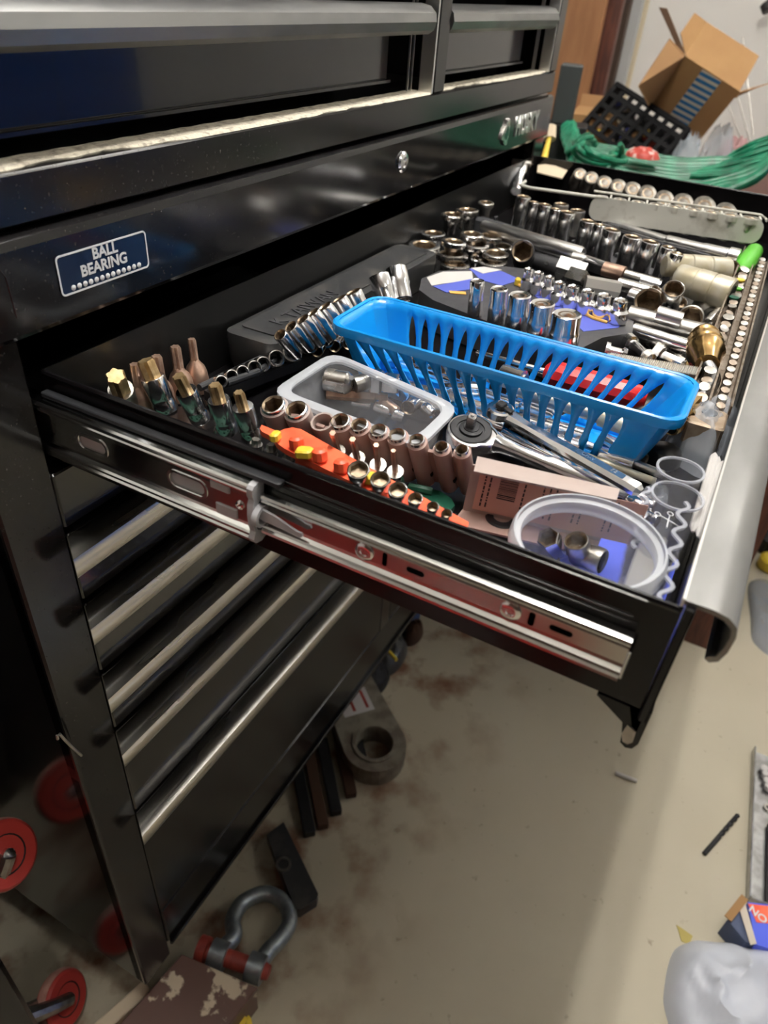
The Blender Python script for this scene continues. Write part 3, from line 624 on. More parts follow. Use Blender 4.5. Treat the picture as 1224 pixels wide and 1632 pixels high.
for k in range(NS):
    sl_ = (k + .5) / NS; half = .5 / NS
    mid = along(.5, sl_)
    x0, x1, y0, y1 = .2585, .34, -.394, -.108
    corner = (min(abs(mid[1]-y0), abs(mid[1]-y1)) < .032)
    colL = []
    for i, t in enumerate(levels):
        w_ = 0. if (i == 0 or i == len(levels)-1 or corner) else ws[i-1]
        z = BZ0 + (BZ1-BZ0)*t
        row = [along(t, sl_-half), along(t, sl_-half*w_), along(t, sl_+half*w_), along(t, sl_+half)]
        colL.append([vv((p[0], p[1], z)) for p in row])
    for i in range(len(levels)-1):
        a, b = colL[i], colL[i+1]
        F.append((a[0], a[1], b[1], b[0])); F.append((a[2], a[3], b[3], b[2]))
        if corner or i == 0 or i == len(levels)-2: F.append((a[1], a[2], b[2], b[1]))
g.add(V, F)
bb = g.obj('basket_wall', BLUE, bk)
bmm = bmesh.new(); bmm.from_mesh(bb.data); bmesh.ops.remove_doubles(bmm, verts=bmm.verts[:], dist=.00015); bmesh.ops.recalc_face_normals(bmm, faces=bmm.faces[:]); bmm.to_mesh(bb.data); bmm.free()
md = bb.modifiers.new('thick', 'SOLIDIFY'); md.thickness = .0013; md.offset = 0
G().loft([[(x, y, BZ0+z) for x, y in bring(0, .0005)] for z in (-.0006, .0008)]).obj('basket_floor', BLUE, bk)
rim = []
for off, z in ((.0, -.007), (-.0028, -.007), (-.0034, -.002), (-.0030, .0006), (-.0015, .0016), (.0008, .0006), (.0008, -.002)):
    rim.append([(x, y, BZ1+z) for x, y in bring(1, off)])
G().loft(rim, loop=True, cap=(False, False)).obj('basket_rim', BLUE, bk)
# things in the basket
def stick(name, p, q, r_, m, label, cat, **k): return rod(name, p, q, r_, m, label, cat, **k)
bi = 'steel bars in the blue basket'
zb = ZF + .018
stick('extension_bar', (.318, -.145, zb), (.300, -.300, zb+.002), .0058, CHR, 'chrome extension bar lying low along the far wall of the basket', 'extension bar', group=bi, prof=[(0,.8),(.01,.9),(.1,.9),(.11,1),(.8,1),(.82,1.4),(.99,1.4),(1,1.2)])
stick('extension_bar', (.286, -.150, zb-.002), (.286, -.330, zb), .0055, CHRD, 'dull extension bar lying along the middle of the basket', 'extension bar', group=bi, prof=[(0,.8),(.01,.9),(.1,.9),(.11,1),(.8,1),(.82,1.5),(.99,1.5),(1,1.2)])
stick('long_punch', (.309, -.215, zb+.016), (.292, -.345, zb+.022), .0044, NICK, 'grey tapered punch lying on top inside the basket', 'punch', group=bi, prof=[(0,.6),(.3,.8),(.5,1),(.97,1),(1,.8)])
stick('impact_adapter', (.315, -.245, zb+.022), (.309, -.268, zb+.024), .0072, CHRD, 'short steel adapter lying across the basket rim shadow', 'adapter', prof=[(0,.9),(.03,1),(.9,1),(.92,.6),(1,.6)])
sd = thing('red_screwdriver', 'screwdriver with a glossy red handle seen through the far wall of the basket', 'screwdriver', (.36, -.34, ZF))
rod('grip', at(868, 592, ZF+.026), at(1030, 636, ZF+.026), .0120, RED, parent=sd, seg=10, prof=[(0,.5),(.04,.85),(.12,1),(.3,.95),(.5,1),(.8,.92),(.93,.85),(1,.5)])
rod('blade', at(868, 592, ZF+.026), at(760, 562, ZF+.020), .0030, CHR, parent=sd)
dr_ = thing('worn_driver_tip', 'grey driver with a rusty tan ferrule lying near the basket end', 'driver', (.28, -.34, zb))
rod('shaft', (.290, -.262, zb+.022), (.280, -.338, zb+.025), .0052, NICK, parent=dr_)
rod('ferrule', (.280, -.338, zb+.025), (.277, -.362, zb+.025), .0070, BEIGE, parent=dr_)
rod('tip', (.277, -.362, zb+.025), (.276, -.368, zb+.025), .0058, IMPACT, parent=dr_)
for k, (p, q, r_) in enumerate([((.300,-.34,zb-.004),(.285,-.378,zb-.004),.0075), ((.275,-.29,zb-.004),(.275,-.33,zb-.004),.0072), ((.275,-.345,zb-.004),(.276,-.372,zb-.004),.0080), ((.272,-.235,zb-.004),(.272,-.268,zb-.004),.0072), ((.318,-.13,zb+.004),(.322,-.155,zb+.012),.0075), ((.318,-.165,zb-.004),(.318,-.19,zb+.006),.0075), ((.300,-.20,zb-.002),(.306,-.232,zb+.004),.0080), ((.272,-.18,zb-.005),(.274,-.215,zb-.005),.0070)]):
    sock('chrome_socket', p, q, r_, (CHR, BORE), '%s loose chrome socket at the bottom of the blue basket' % ORD[k], 'socket', 'chrome sockets in the blue basket', seg=20)
# ---- ratchets and rods between basket and tan holder
rt = thing('ratchet', 'chrome ratchet with round head and black drive face up', 'ratchet', at(755, 690, ZF+.02))
zc = ZF+.036; hc = at(752, 687, zc); WH = frame(hc, (-.14, -.22, .97), (1, 0, 0))
he = at(925, 752, ZF+.030); hdir = (he-hc).normalized()
WH = frame(hc, Vector((-.16, -.10, .97)), hdir)
g = G(); g.loft([[(x*k_, y*k_, z) for x, y in [(.019*cos(t), .019*sin(t)) if not -.9 < (t if t < pi else t-2*pi) < .9 else (.019*cos(t)+.012*(cos(t)-.62), .019*sin(t)*.86) for t in [2*pi*j/36 for j in range(36)]]] for z, k_ in ((-.009, .85), (-.007, 1), (-.001, 1.0), (.0012, .95), (.0014, .86), (.0002, .84))]).obj('head', CHR, rt, WH)
G().lathe([(.0158, -.001), (.0158, .0008), (.0150, .0014), (.0105, .0014), (.0103, .0004), (.0088, .0004), (.0086, .0022), (.0060, .0028), (.0058, .0034)], 32).obj('drive_plate', IMPACT, rt, WH @ Matrix.Translation((-.001, 0, .0006)))
G().box(-.0032, .0032, -.0032, .0032, .0, .011, .0008, WH @ Matrix.Translation((-.002, .0, .003))).obj('square_drive', STEEL, rt)
G().lathe([(.0013, 0), (.0013, .0008)], 10, WH @ Matrix.Translation((-.002, 0, .0142))).obj('ball_detent', CHR, rt)
rod('handle', hc + hdir*.018 + Vector((0, 0, -.002)), at(1000, 792, ZF+.012), .0078, CHR, parent=rt, seg=18, prof=[(0, 1.1), (.06, .8), (.18, .68), (.38, .72), (.42, .95), (.9, .95), (.98, .7), (1, .4)])
r2 = thing('long_wrench', 'long chrome ratchet handle with stamped panel crossing above the first', 'ratchet', at(930, 740, ZF+.03))
a = at(797, 656, ZF+.040); b = at(1022, 786, ZF+.030)
wdir = (b-a)
W2 = frame(a, Vector((-.1, -.05, 1)), wdir)
L2 = wdir.length
g = G(); g.loft([[(s, y_*w_, z_*h_) for y_, z_ in ((-1, -.5), (-1, .3), (-.6, 1), (.6, 1), (1, .3), (1, -.5))] for s, w_, h_ in ((.010, .006, .004), (L2*.2, .0045, .003), (L2*.4, .0055, .0035), (L2*.5, .0052, .0040), (L2*.9, .0056, .0040), (L2*.97, .006, .004), (L2, .003, .002))]).obj('handle', CHR, r2, W2)
G().lathe([(.0085, -.004), (.0105, -.0028), (.0105, .0030), (.009, .0042), (.006, .0042), (.006, .002)], 24).obj('head', CHR, r2, W2)
g = G(); g.box(-.0035, .0035, -.0035, .0035, .003, .008, .001); g.box(-.001, .011, -.0018, .0018, .0045, .0062, .0006); g.obj('selector_lever', IMPACT, r2, W2)
G().prism(rrect(L2*.56, L2*.88, -.0028, .0028, .0015), .0039, .00425).obj('blue_panel', mat('blue_grey_panel', (.05, .12, .24), .25, .6), r2, W2)
text('lettering', 'CR-V', .0050, W2 @ Matrix.Translation((L2*.64, 0, .0043)), CHR, r2, .0002)
text('lettering', '72', .0050, W2 @ Matrix.Translation((L2*.81, 0, .0043)), CHR, r2, .0002)
for k, (p, q, r_, m_) in enumerate([((805, 672), (985, 770), .0042, CHRD), ((800, 690), (955, 765), .0035, CHR), ((925, 705), (1058, 757), .0034, ALUX), ((900, 715), (1045, 768), .0030, BEIGE), ((985, 775), (1035, 800), .0040, STEEL)]):
    rod('steel_rod', at(p[0], p[1], ZF+(.016 if k < 4 else .012)), at(q[0], q[1], ZF+(.014 if k < 4 else .010)), r_, m_, ['thin dull rod under the crossing ratchets', 'bright thin rod between the two ratchets', 'long pale rod along the foot of the blue basket', 'second pale rod along the foot of the blue basket', 'short grey rod pointing at the clear sleeve'][k], 'rod', 'thin rods between the basket and the tan holder')
for k, (a, b, r_) in enumerate([((1003, 797), (1022, 812), .0066), ((1018, 800), (1042, 810), .0060), ((1008, 820), (1030, 832), .0062), ((1030, 822), (1048, 832), .0052)]):
    sock('chrome_socket', at(a[0], a[1], ZF+.012), at(b[0], b[1], ZF+.012), r_, (CHR, BORE), '%s small chrome socket past the end of the tan holder' % ORD[k], 'socket', 'chrome sockets past the end of the tan holder', seg=20)
tag(G().lathe([(.010, 0), (.014, .004), (.0145, .010), (.012, .016), (.006, .019)], 22, frame(at(1052, 742, ZF), (0, 0, 1))).obj('black_knob', RUBB), 'black rounded plastic knob in the gap past the blue basket', 'ball')  # loose rounded plastic knob
# ---- round clear tub
rc = Vector((.1085, -.3740, ZF)); rb_ = thing('round_tub', 'round clear plastic tub at the near front corner holding three fittings', 'tub', rc)
WR = Matrix.Translation(rc)
G().lathe([(.030, .0), (.034, .001), (.0385, .040), (.0395, .046), (.0385, .046), (.0373, .040), (.033, .0025), (.0001, .002)], 48).obj('tub_wall', FROST, rb_, WR)
G().lathe([(.0395, .044), (.0440, .0445), (.0448, .048), (.0440, .054), (.0428, .0565), (.0415, .0565), (.0415, .054), (.0402, .0535), (.0385, .053), (.0375, .050), (.0385, .0455)], 48, loop=True, cap=(False, False)).obj('tub_rim', FROSTR, rb_, WR)
p = at(880, 873, ZF+.012)
sock('hex_nut_socket', at(889, 878, ZF+.010), at(873, 856, ZF+.030), .0075, (CHR, BORE), 'bright faceted socket leaning in the round tub', 'socket', seg=6)
sock('hex_nut_socket', at(884, 886, ZF+.006), at(900, 876, ZF+.008), .0062, (CHR, BORE), 'small bright socket lying on the round tub floor', 'socket', seg=12)
tf = thing('pipe_tee', 'dull nickel swivel adapter with two open ends in the round tub', 'pipe fitting', at(930, 880, ZF+.01))
sock('arm', at(925, 890, ZF+.012), at(918, 861, ZF+.030), .0078, (NICK, BORE), None, None, seg=20)
sock('arm', at(922, 880, ZF+.016), at(961, 896, ZF+.018), .0085, (NICK, IMPACT), None, None, seg=20)
for o in [o for o in COL.objects if o.name.startswith('arm')]:
    o.parent = tf; o.matrix_local = WM[tf.name].inverted() @ WM[o.name]
# ---- clear wavy sleeves, blue card and bag at the front
cdz = ZF + .0008
blc = thing('blue_card', 'ultramarine blue card with a white scissors symbol under the round tub', 'card', (.11, -.415, ZF))
g = G(); g.box(.072, .196, -.4245, -.355, ZF, ZF+.0006).obj('card_sheet', CARDB, blc)
def scissors(c, s, rot, parent, z, m_):
    g = G(); M = frame((c.x, c.y, z), (0, 0, 1), (cos(rot), sin(rot), 0))
    for sg in (-1, 1):
        g.tube([(-.010*s, sg*.006*s, 0), (0, 0, 0), (.006*s, -sg*.004*s, 0)], .0007*s, 6, M=M)
        g.tube([(.0085*s + .0028*s*cos(t), -sg*.0056*s + .0022*s*sin(t), 0) for t in [2*pi*j/12 for j in range(13)]], .0006*s, 6, M=M)
    return g.obj('scissors_symbol', m_, parent)
scissors(at(1037, 915, ZF+.001), .9, radians(20), blc, ZF+.0010, WHITE)
def waves(name, p0, p1, z0, z1, amp, n, lab):
    t = thing(name, lab, 'sleeve', (p0+p1)/2, 'clear wavy plastic sleeves'); d_ = (p1-p0); L = d_.length; d_.normalize(); nn = Vector((-d_.y, d_.x, 0)); pts = []
    for k in range(n*8+1):
        s = k/(n*8); q = p0 + d_*L*s + nn*amp*sin(2*pi*n*s); pts.append((q.x, q.y))
    g = G(); ribbon(g, pts, .0010, z0, z1); g.obj('wavy_wall', CLEAR, t)
    g = G(); ribbon(g, pts, .0024, z1-.0012, z1+.0002); g.obj('wavy_edge', CLEARE, t)
    return t
wA = at(1082, 962, ZF+.058); wB = at(1120, 800, ZF+.050)
w1 = waves('clear_wavy_sleeve', Vector((.082, -.4215, 0)), Vector((.185, -.4150, 0)), ZF+.001, ZF+.052, .0030, 5, 'clear plastic sleeve with scalloped edge nearest the front pull')
w2 = waves('clear_wavy_sleeve', Vector((.135, -.3980, 0)), Vector((.205, -.3900, 0)), ZF+.001, ZF+.042, .0022, 5, 'clear plastic sleeve with scalloped edge beside the round tub')
for k, (u, v, r_, h_) in enumerate([(1085, 748, .0155, .052), (1080, 790, .0165, .046)]):
    p = at(u, v, ZF+h_)
    t = thing('clear_cup', ['clear plastic cup shaped end farther from the near wall', 'clear plastic cup shaped end with white scissors mark'][k], 'cup', (p.x, p.y, ZF), 'clear cup ends by the front pull')
    G().lathe([(r_*.9, .001), (r_, h_), (r_-.001, h_), (r_*.9-.001, .002), (.0001, .0015)], 28).obj('cup_wall', CLEAR, t, Matrix.Translation((p.x, p.y, ZF)))
    G().lathe([(r_+.0004, h_-.001), (r_+.0004, h_+.0004), (r_-.0012, h_+.0004), (r_-.0012, h_-.001)], 28, loop=True, cap=(False, False)).obj('cup_rim', CLEARE, t, Matrix.Translation((p.x, p.y, ZF)))
    if k: scissors(Vector((p.x-.003, p.y, 0)), .8, radians(35), t, ZF+.028, WHITE)
tag(G().box(.120, .215, -.4215, -.395, ZF+.0012, ZF+.0016).obj('grey_paper', mat('grey_paper', (.35, .34, .31), .5)), 'grey printed paper slip beneath the clear cups', 'paper')
for k, (p, q, r_) in enumerate([((1140, 722), (1104, 848), .0030), ((1152, 735), (1117, 862), .0026), ((1146, 728), (1112, 856), .0022)]):
    rod('white_cable_tie', at(p[0], p[1], ZF+.052), at(q[0], q[1], ZF+.034), r_, LINEN, '%s pale plastic strip leaning along the front pull' % ORD[k], 'strip', 'pale plastic strips by the front pull', prof=[(0,.2),(.06,1),(.94,1),(1,.3)], seg=8)
from mathutils import noise
def bag(name, pts, z0, hmax, m_, label, seed, nx=16, cat='bag'):
    n = len(pts); c = Vector((sum(p[0] for p in pts)/n, sum(p[1] for p in pts)/n)); rings = []; K = 14; sz = max((Vector(p)-c).length for p in pts)
    out = smooth([Vector((*pts[i % n], 0)) for i in range(-1, n+2)], 6)[6:6+n*6]
    for k in range(K):
        t = k/(K-1); ring = []; s_ = 1 - t*.985
        for j, q in enumerate(out):
            x = c.x + (q.x-c.x)*s_; y = c.y + (q.y-c.y)*s_
            v = Vector((x/sz*1.6+seed*3.1, y/sz*1.6, seed))
            rg = 1-abs(noise.noise(v*1.3))*2.2; r2_ = 1-abs(noise.noise(v*3.1))*2
            h = (1-(1-t)**2.2)**.55 if t > 0 else 0
            ring.append((x, y, z0 + hmax*h*(.70+.22*rg+.10*r2_)))
        rings.append(ring)
    g = G().loft(rings, cap=(True, True)); o = g.obj(name, m_, sharp=50)
    return tag(o, label, cat)
def pp(z, *uv): return [(at(u, v, z).x, at(u, v, z).y) for u, v in uv]
bag('clear_bag', pp(ZF+.02, (1062, 690), (1108, 655), (1150, 645), (1180, 665), (1150, 712), (1130, 735), (1098, 720), (1075, 705)), ZF+.004, .046, BAGM, 'crumpled clear plastic bag beside the brass fitting', 3)
bag('clear_bag', pp(ZF+.01, (1010, 782), (1050, 765), (1070, 775), (1062, 800), (1030, 800)), ZF+.001, .014, BAGM, 'small scrap of clear film past the end of the ratchets', 5)
# ---- dark bar, then the black set tray with two rows of sockets
tp = [at(u, v, ZF+.034) for u, v in ((672, 444), (700, 432), (752, 428), (800, 424), (850, 430), (930, 470), (1010, 512), (1008, 530), (960, 538), (925, 556), (905, 560), (880, 553), (690, 478), (668, 462))]
trb = thing('socket_set_tray', 'charcoal plastic tray with blue and white stickers and two socket rows', 'tray', at(830, 500, ZF))
G().loft([[(p.x, p.y, z) for p in tp] for z in (ZF+.001, ZF+.033, ZF+.034)]).obj('tray_body', SET, trb)
def sticker(uv, m_, z, name='sticker', par=trb, h=.0005):
    P = [at(u, v, z) for u, v in uv]; return G().loft([[(p.x, p.y, z-h) for p in P], [(p.x, p.y, z) for p in P]]).obj(name, m_, par)
zs = ZF+.0345
sticker(((680, 442), (706, 433), (752, 432), (754, 446), (705, 452), (688, 455)), LINEN, zs)
sticker(((690, 456), (754, 444), (756, 460), (712, 466)), PERI, zs+.0002)
sticker(((748, 428), (800, 432), (830, 446), (800, 455), (766, 446)), PERI, zs)
sticker(((750, 427), (772, 425), (800, 430), (770, 436)), LINEN, zs+.0003)
sticker(((860, 462), (960, 505), (1000, 510), (985, 522), (930, 528), (905, 505), (850, 470)), PERI, zs)
sticker(((715, 463), (742, 465), (743, 469), (718, 467)), YLINE, zs+.0004)
g = G(); g.tube([at(u, v, zs+.001) for u, v in ((826, 448), (822, 452), (830, 456), (850, 463), (880, 478), (905, 484), (925, 496), (945, 507), (968, 514))], .0018, 8).obj('curved_line', YLINE, trb)
G().lathe([(.0035, 0), (.0035, .006), (.002, .008)], 10, frame(at(824, 454, zs), (0, 0, 1))).obj('yellow_peg', YEL, trb)
for k, (tu, tv, bu, bv, r_) in enumerate([(761, 444, 756, 475, .0078), (796, 456, 786, 490, .0092), (829, 466, 816, 503, .0116), (865, 479, 852, 519, .0126), (904, 496, 895, 536, .0144)]):
    P1 = at(tu, tv+3, ZF+.070); P0 = at(bu, bv-3, ZF+.0360)
    P0.x = P1.x+.001; P0.y = P1.y - .002
    sock('deep_socket', P1, P0, r_, (CHR, BORE), '%s deep chrome socket from the back on the charcoal tray' % ORD[k], 'socket', 'deep sockets standing on the charcoal tray', seg=28)
for k, (u, v, r_) in enumerate([(843, 428, .0066), (859, 434, .0072), (876.5, 441, .0070), (893, 450, .0080), (914, 456, .0084), (938, 463, .0092), (964, 470, .0098), (990, 478, .0100)]):
    P1 = at(u, v, ZF+.058)
    sock('short_socket', P1, Vector((P1.x+.001, P1.y-.001, ZF+.0350)), r_, (CHR, BORE), '%s small chrome socket from the back in the tray far row' % ORD[k], 'socket', 'small sockets in the far row of the charcoal tray', seg=24, neck=.72)
# ---- loose flared sockets near the back
for k, (u, v, r_, zz, m_) in enumerate([(676, 389, .0205, .030, CHR), (692, 371, .0165, .034, CHR), (720, 341, .0150, .050, CHRD), (746, 334, .0155, .056, CHRD), (721, 404, .0215, .026, CHRD), (722, 384, .0160, .040, CHR), (758, 388, .0180, .034, CHR), (752, 372, .0150, .044, CHRD), (781, 375, .0165, .042, CHRD), (790, 402, .0170, .030, CHRD), (786, 415, .0190, .022, CHRD), (725, 421, .0190, .018, CHRD), (800, 391, .0150, .030, CHRD), (775, 322, .0120, .040, NICK), (757, 402, .0090, .024, CHR), (758, 412, .0085, .020, CHR)]):
    p = at(u, v, ZF+zz); t = Vector((random.uniform(-.06, .06), random.uniform(-.06, .06), 1))
    W = frame((p.x, p.y, max(ZF+.0002, ZF+zz-.026)), t)
    h = p.z - max(ZF+.0002, ZF+zz-.026)
    g = G(); g.lathe([(r_*.45, 0), (r_*.62, .001), (r_*.64, h*.5), (r_*.72, h*.62), (r_*.98, h*.78), (r_, h*.84), (r_, h-.001), (r_*.9, h), (r_*.72, h)], 28, cap=(True, False))
    rings = [[(rad*cos(2*pi*j/28), rad*sin(2*pi*j/28), z) for j in range(28) for rad in [q_*(.9+.1*abs(cos(2*pi*j/28*3))) if q_ < r_*.7 else q_]] for q_, z in ((r_*.72, h), (r_*.66, h-.0015), (r_*.62, h*.45))]
    g.loft(rings, cap=(False, True), m=1)
    tag(g.obj('flared_socket', [m_, BORE], None, W, fix=False), '%s flared chrome socket of the heap, counting up from the black case' % (ORD[k] if k < 12 else ['thirteenth', 'fourteenth', 'fifteenth', 'sixteenth'][k-12]), 'socket', 'loose flared sockets heaped near the back')
sock('impact_socket', at(835, 425, ZF+.010), at(833, 400, ZF+.048), .0140, (IMPACT, BORE), 'black impact socket standing behind the tray label', 'socket', seg=24)
ia = thing('impact_adapter', 'grey gunmetal impact adapter with a round pin hole lying behind the small sockets', 'adapter', at(872, 420, ZF+.02))
rod('adapter_body', at(852, 412, ZF+.026), at(896, 428, ZF+.026), .0135, mat('gunmetal', (.22, .22, .23), .35, .8), parent=ia, seg=20)
G().lathe([(.0026, 0), (.0026, .0012)], 12, frame(at(871, 421, ZF+.0345), (-.5, -.2, .8))).obj('pin_hole', DARK, ia)
# ---- extension bars across the middle
e1 = thing('extension_bar', 'thick satin chrome extension bar pointing from the heap toward the front', 'extension bar', at(850, 390, ZF+.03))
rod('bar', at(768, 360, ZF+.046), at(928, 408, ZF+.046), .0100, ALUX, parent=e1, seg=20, prof=[(0,.6),(.02,.8),(.2,.85),(.22,1),(.97,1.05),(1,.9)])
rod('drive_end', at(912, 412, ZF+.044), at(930, 416, ZF+.044), .0090, CHR, parent=e1, seg=12)
rod('thin_bar', at(928, 411, ZF+.042), at(965, 424, ZF+.042), .0050, CHR, parent=e1)
rod('copper_collar', at(962, 428, ZF+.040), at(995, 437, ZF+.040), .0085, COPB, parent=e1, seg=16)
rod('thin_bar', at(995, 437, ZF+.040), at(1050, 452, ZF+.038), .0058, NICK, parent=e1)
tools = [('breaker_bar', (890, 421), (934, 434), .0105, .040, CHR, 'chrome bar stub beside the gunmetal adapter', 4),
         ('square_adapter', (934, 446), (908, 438), .0100, .040, CHRD, 'square ended chrome adapter next to the bright block', 4),
         ('hex_block', (932, 452), (988, 462), .0092, .046, ALUX, 'bright flat sided steel block between the bars', 6),
         ('extension_bar', (984, 452), (1052, 470), .0072, .040, CHRD, 'short chrome extension bar behind the bronze ring', 16),
         ('spark_plug_socket', (1003, 470), (1034, 482), .0085, .036, CHR, 'slim chrome socket leaning by the small socket row', 16),
         ('long_bar', (1000, 502), (1118, 532), .0105, .034, NICK, 'thick dull nickel bar pointing at the brass fitting', 20),
         ('bright_tube', (1046, 500), (1086, 512), .0085, .046, ALUX, 'short bright tube lying on the thick nickel bar', 16),
         ('long_bar', (1008, 525), (1105, 555), .0070, .030, CHR, 'chrome bar lying just below the thick nickel bar', 16),
         ('chrome_adapter', (1020, 448), (1052, 458), .0085, .036, STEEL, 'dark grey steel adapter beside the khaki cylinders', 14),
         ('bright_bar', (1062, 636), (1112, 648), .0065, .020, CHR, 'bright bar stub past the far end of the blue basket', 14)]
for nm, a, b, r_, zz, m_, lb_, sg in tools:
    rod(nm, at(a[0], a[1], ZF+zz), at(b[0], b[1], ZF+zz-.002), r_, m_, lb_, 'bar', seg=sg)
sock('ring_socket', at(1032, 510, ZF+.012), at(1034, 480, ZF+.048), .0150, (NICK, BORE), 'short wide socket with a bronze coloured rim', 'socket', seg=26, wall=.12)
sock('ring_socket', at(1102, 520, ZF+.016), at(1101, 506, ZF+.042), .0130, (NICK, BORE), 'round ring socket beside the brass fitting', 'socket', seg=26, wall=.2)
sock('spline_socket', at(1066, 490, ZF+.040), at(1074, 460, ZF+.066), .0110, (CHR, BORE), 'upright chrome twelve point socket against the khaki cylinder', 'socket', seg=24, pt=12)
sock('chrome_socket', at(1030, 476, ZF+.034), at(1046, 464, ZF+.046), .0080, (CHR, BORE), 'small bright socket lying beside the upright chrome one', 'socket', seg=20)
sock('chrome_socket', at(1080, 495, ZF+.03), at(1086, 482, ZF+.044), .0066, (CHRD, BORE), 'tiny dark socket between ring and khaki cylinder', 'socket', seg=18)
# knurled files, wing pieces and foil
fl = thing('knurled_file', 'silver cross hatched flat file lying past the tray corner', 'file', at(1040, 588, ZF+.02))
fa, fb = at(966, 570, ZF+.040), at(1108, 606, ZF+.034)
Wf = frame(fa, (-.1, 0, 1), fb-fa); Lf = (fb-fa).length
G().box(0, Lf, -.0075, .0075, -.003, .0015, .0006, Wf).obj('blade', CHRD, fl)
g = G()
for k in range(46): g.add([(Lf*(k+.1)/46, -.0074, .0016), (Lf*(k+.45)/46, -.0074, .0022), (Lf*(k+.8)/46, -.0074, .0016), (Lf*(k+.1)/46+.003, .0074, .0016), (Lf*(k+.45)/46+.003, .0074, .0022), (Lf*(k+.8)/46+.003, .0074, .0016)], [(0, 1, 4, 3), (1, 2, 5, 4)], Wf)
tag(g.obj('teeth', ALUX, fl), kind='stuff')
for k, (a, b, r_, m_) in enumerate([((962, 556), (1000, 566), .0055, CHR), ((998, 540), (1040, 575), .0060, CHR), ((1010, 530), (1060, 560), .0052, CHRD), ((1040, 560), (1108, 592), .0065, CHR), ((1030, 545), (1095, 580), .0050, CHRD), ((1058, 548), (1115, 570), .0060, CHRD), ((1000, 580), (1100, 615), .0050, STEEL)]):
    rod('chrome_tool', at(a[0], a[1], ZF+.030-.003*k), at(b[0], b[1], ZF+.028-.003*k), r_, m_, '%s of the jumbled chrome shanks around the cross hatched file' % ORD[k], 'tool shank', 'jumbled chrome shanks by the file', seg=10, prof=[(0,.5),(.05,1.3),(.22,1.3),(.25,.8),(.7,.8),(.78,1.2),(.95,1),(1,.4)])
# ---- brass fitting with bent tube
bf = thing('brass_fitting', 'brass hose fitting with a bent steel tube and brass nozzle', 'fitting', at(1125, 600, ZF+.02))
c0 = at(1122, 536, ZF+.046); c1 = at(1127, 582, ZF+.043); c2 = at(1139, 607, ZF+.036); c3 = at(1112, 640, ZF+.036); c4 = at(1070, 684, ZF+.034)
rod('brass_nut', c0, c1, .0165, BRASS, parent=bf, seg=28, prof=[(0,.7),(.05,.85),(.12,.9),(.16,.78),(.24,.78),(.28,1),(.40,1),(.44,.86),(.50,1.02),(.62,1.02),(.72,.82),(.9,.72),(1,.62)])
g = G(); K = []
for j in range(13):
    t = j/12; K.append(c1*(1-t)**2 + c2*1.0*2*t*(1-t) + c3*t*t)
q0 = c1; K = [c1, c1.lerp(c2, .5)] + [c1.lerp(c2, .6)*(1-t)**2 + c2*2*t*(1-t) + c2.lerp(c3, .4)*t*t for t in [j/8 for j in range(9)]] + [c2.lerp(c3, .8), c3]
g.tube(K, .0068, 16).obj('bent_tube', STEEL, bf)
rod('brass_collar', c3, c3.lerp(c4, .45), .0082, BRASS, parent=bf, seg=6)
rod('brass_nozzle', c3.lerp(c4, .42), c4, .0075, BRASS, parent=bf, seg=24, prof=[(0,1),(.2,1.35),(.3,1.35),(.4,.9),(.55,1.1),(.7,.85),(.85,.95),(.96,.8),(1,.72)])
rod('nozzle_hole', c4-(c4-c3).normalized()*.001, c4+(c4-c3).normalized()*.0006, .0040, DARK, parent=bf, seg=18)
# ---- khaki cylinders
for k, (a, b, r_, lb_) in enumerate([((1058, 423), (1160, 433), .0150, 'worn khaki cylinder lying behind the other, nearer the socket rows'), ((1076, 442), (1166, 470), .0170, 'worn khaki cylinder in front, tapering toward the front pull')]):
    t = thing('khaki_cylinder', lb_, 'cylinder', at(a[0], a[1], ZF+.03), 'two worn khaki cylinders')
    A = at(a[0], a[1], ZF+.050-.006*k); B = at(b[0], b[1], ZF+.048-.006*k)
    rod('cylinder_body', A, B, r_, BEIGE, parent=t, seg=28, prof=[(0,.72),(.03,.9),(.08,.97),(.36,1),(.37,.97),(.385,.97),(.395,1.03),(.66,1.03),(.67,.97),(.685,.97),(.695,1.04),(.97,1.04),(1,.95)])
    rod('end_bore', B, B+(B-A).normalized()*.0008, r_*.6, DARK, parent=t, seg=20)
rod('steel_ball', at(1112, 482, ZF+.02), at(1135, 505, ZF+.018), .0140, NICK, 'dull round nosed steel piece below the khaki cylinders', 'fitting', seg=22, prof=[(0,.2),(.1,.6),(.3,.95),(.5,1),(.7,.9),(.8,.6),(1,.6)])
tag(rod('spring_pin', at(1128, 515, ZF+.030), at(1150, 492, ZF+.026), .0060, CHRD, seg=14, prof=[(i/16, 1 if i % 2 else .75) for i in range(17)]), 'ribbed chrome stem behind the brass nut', 'stem')
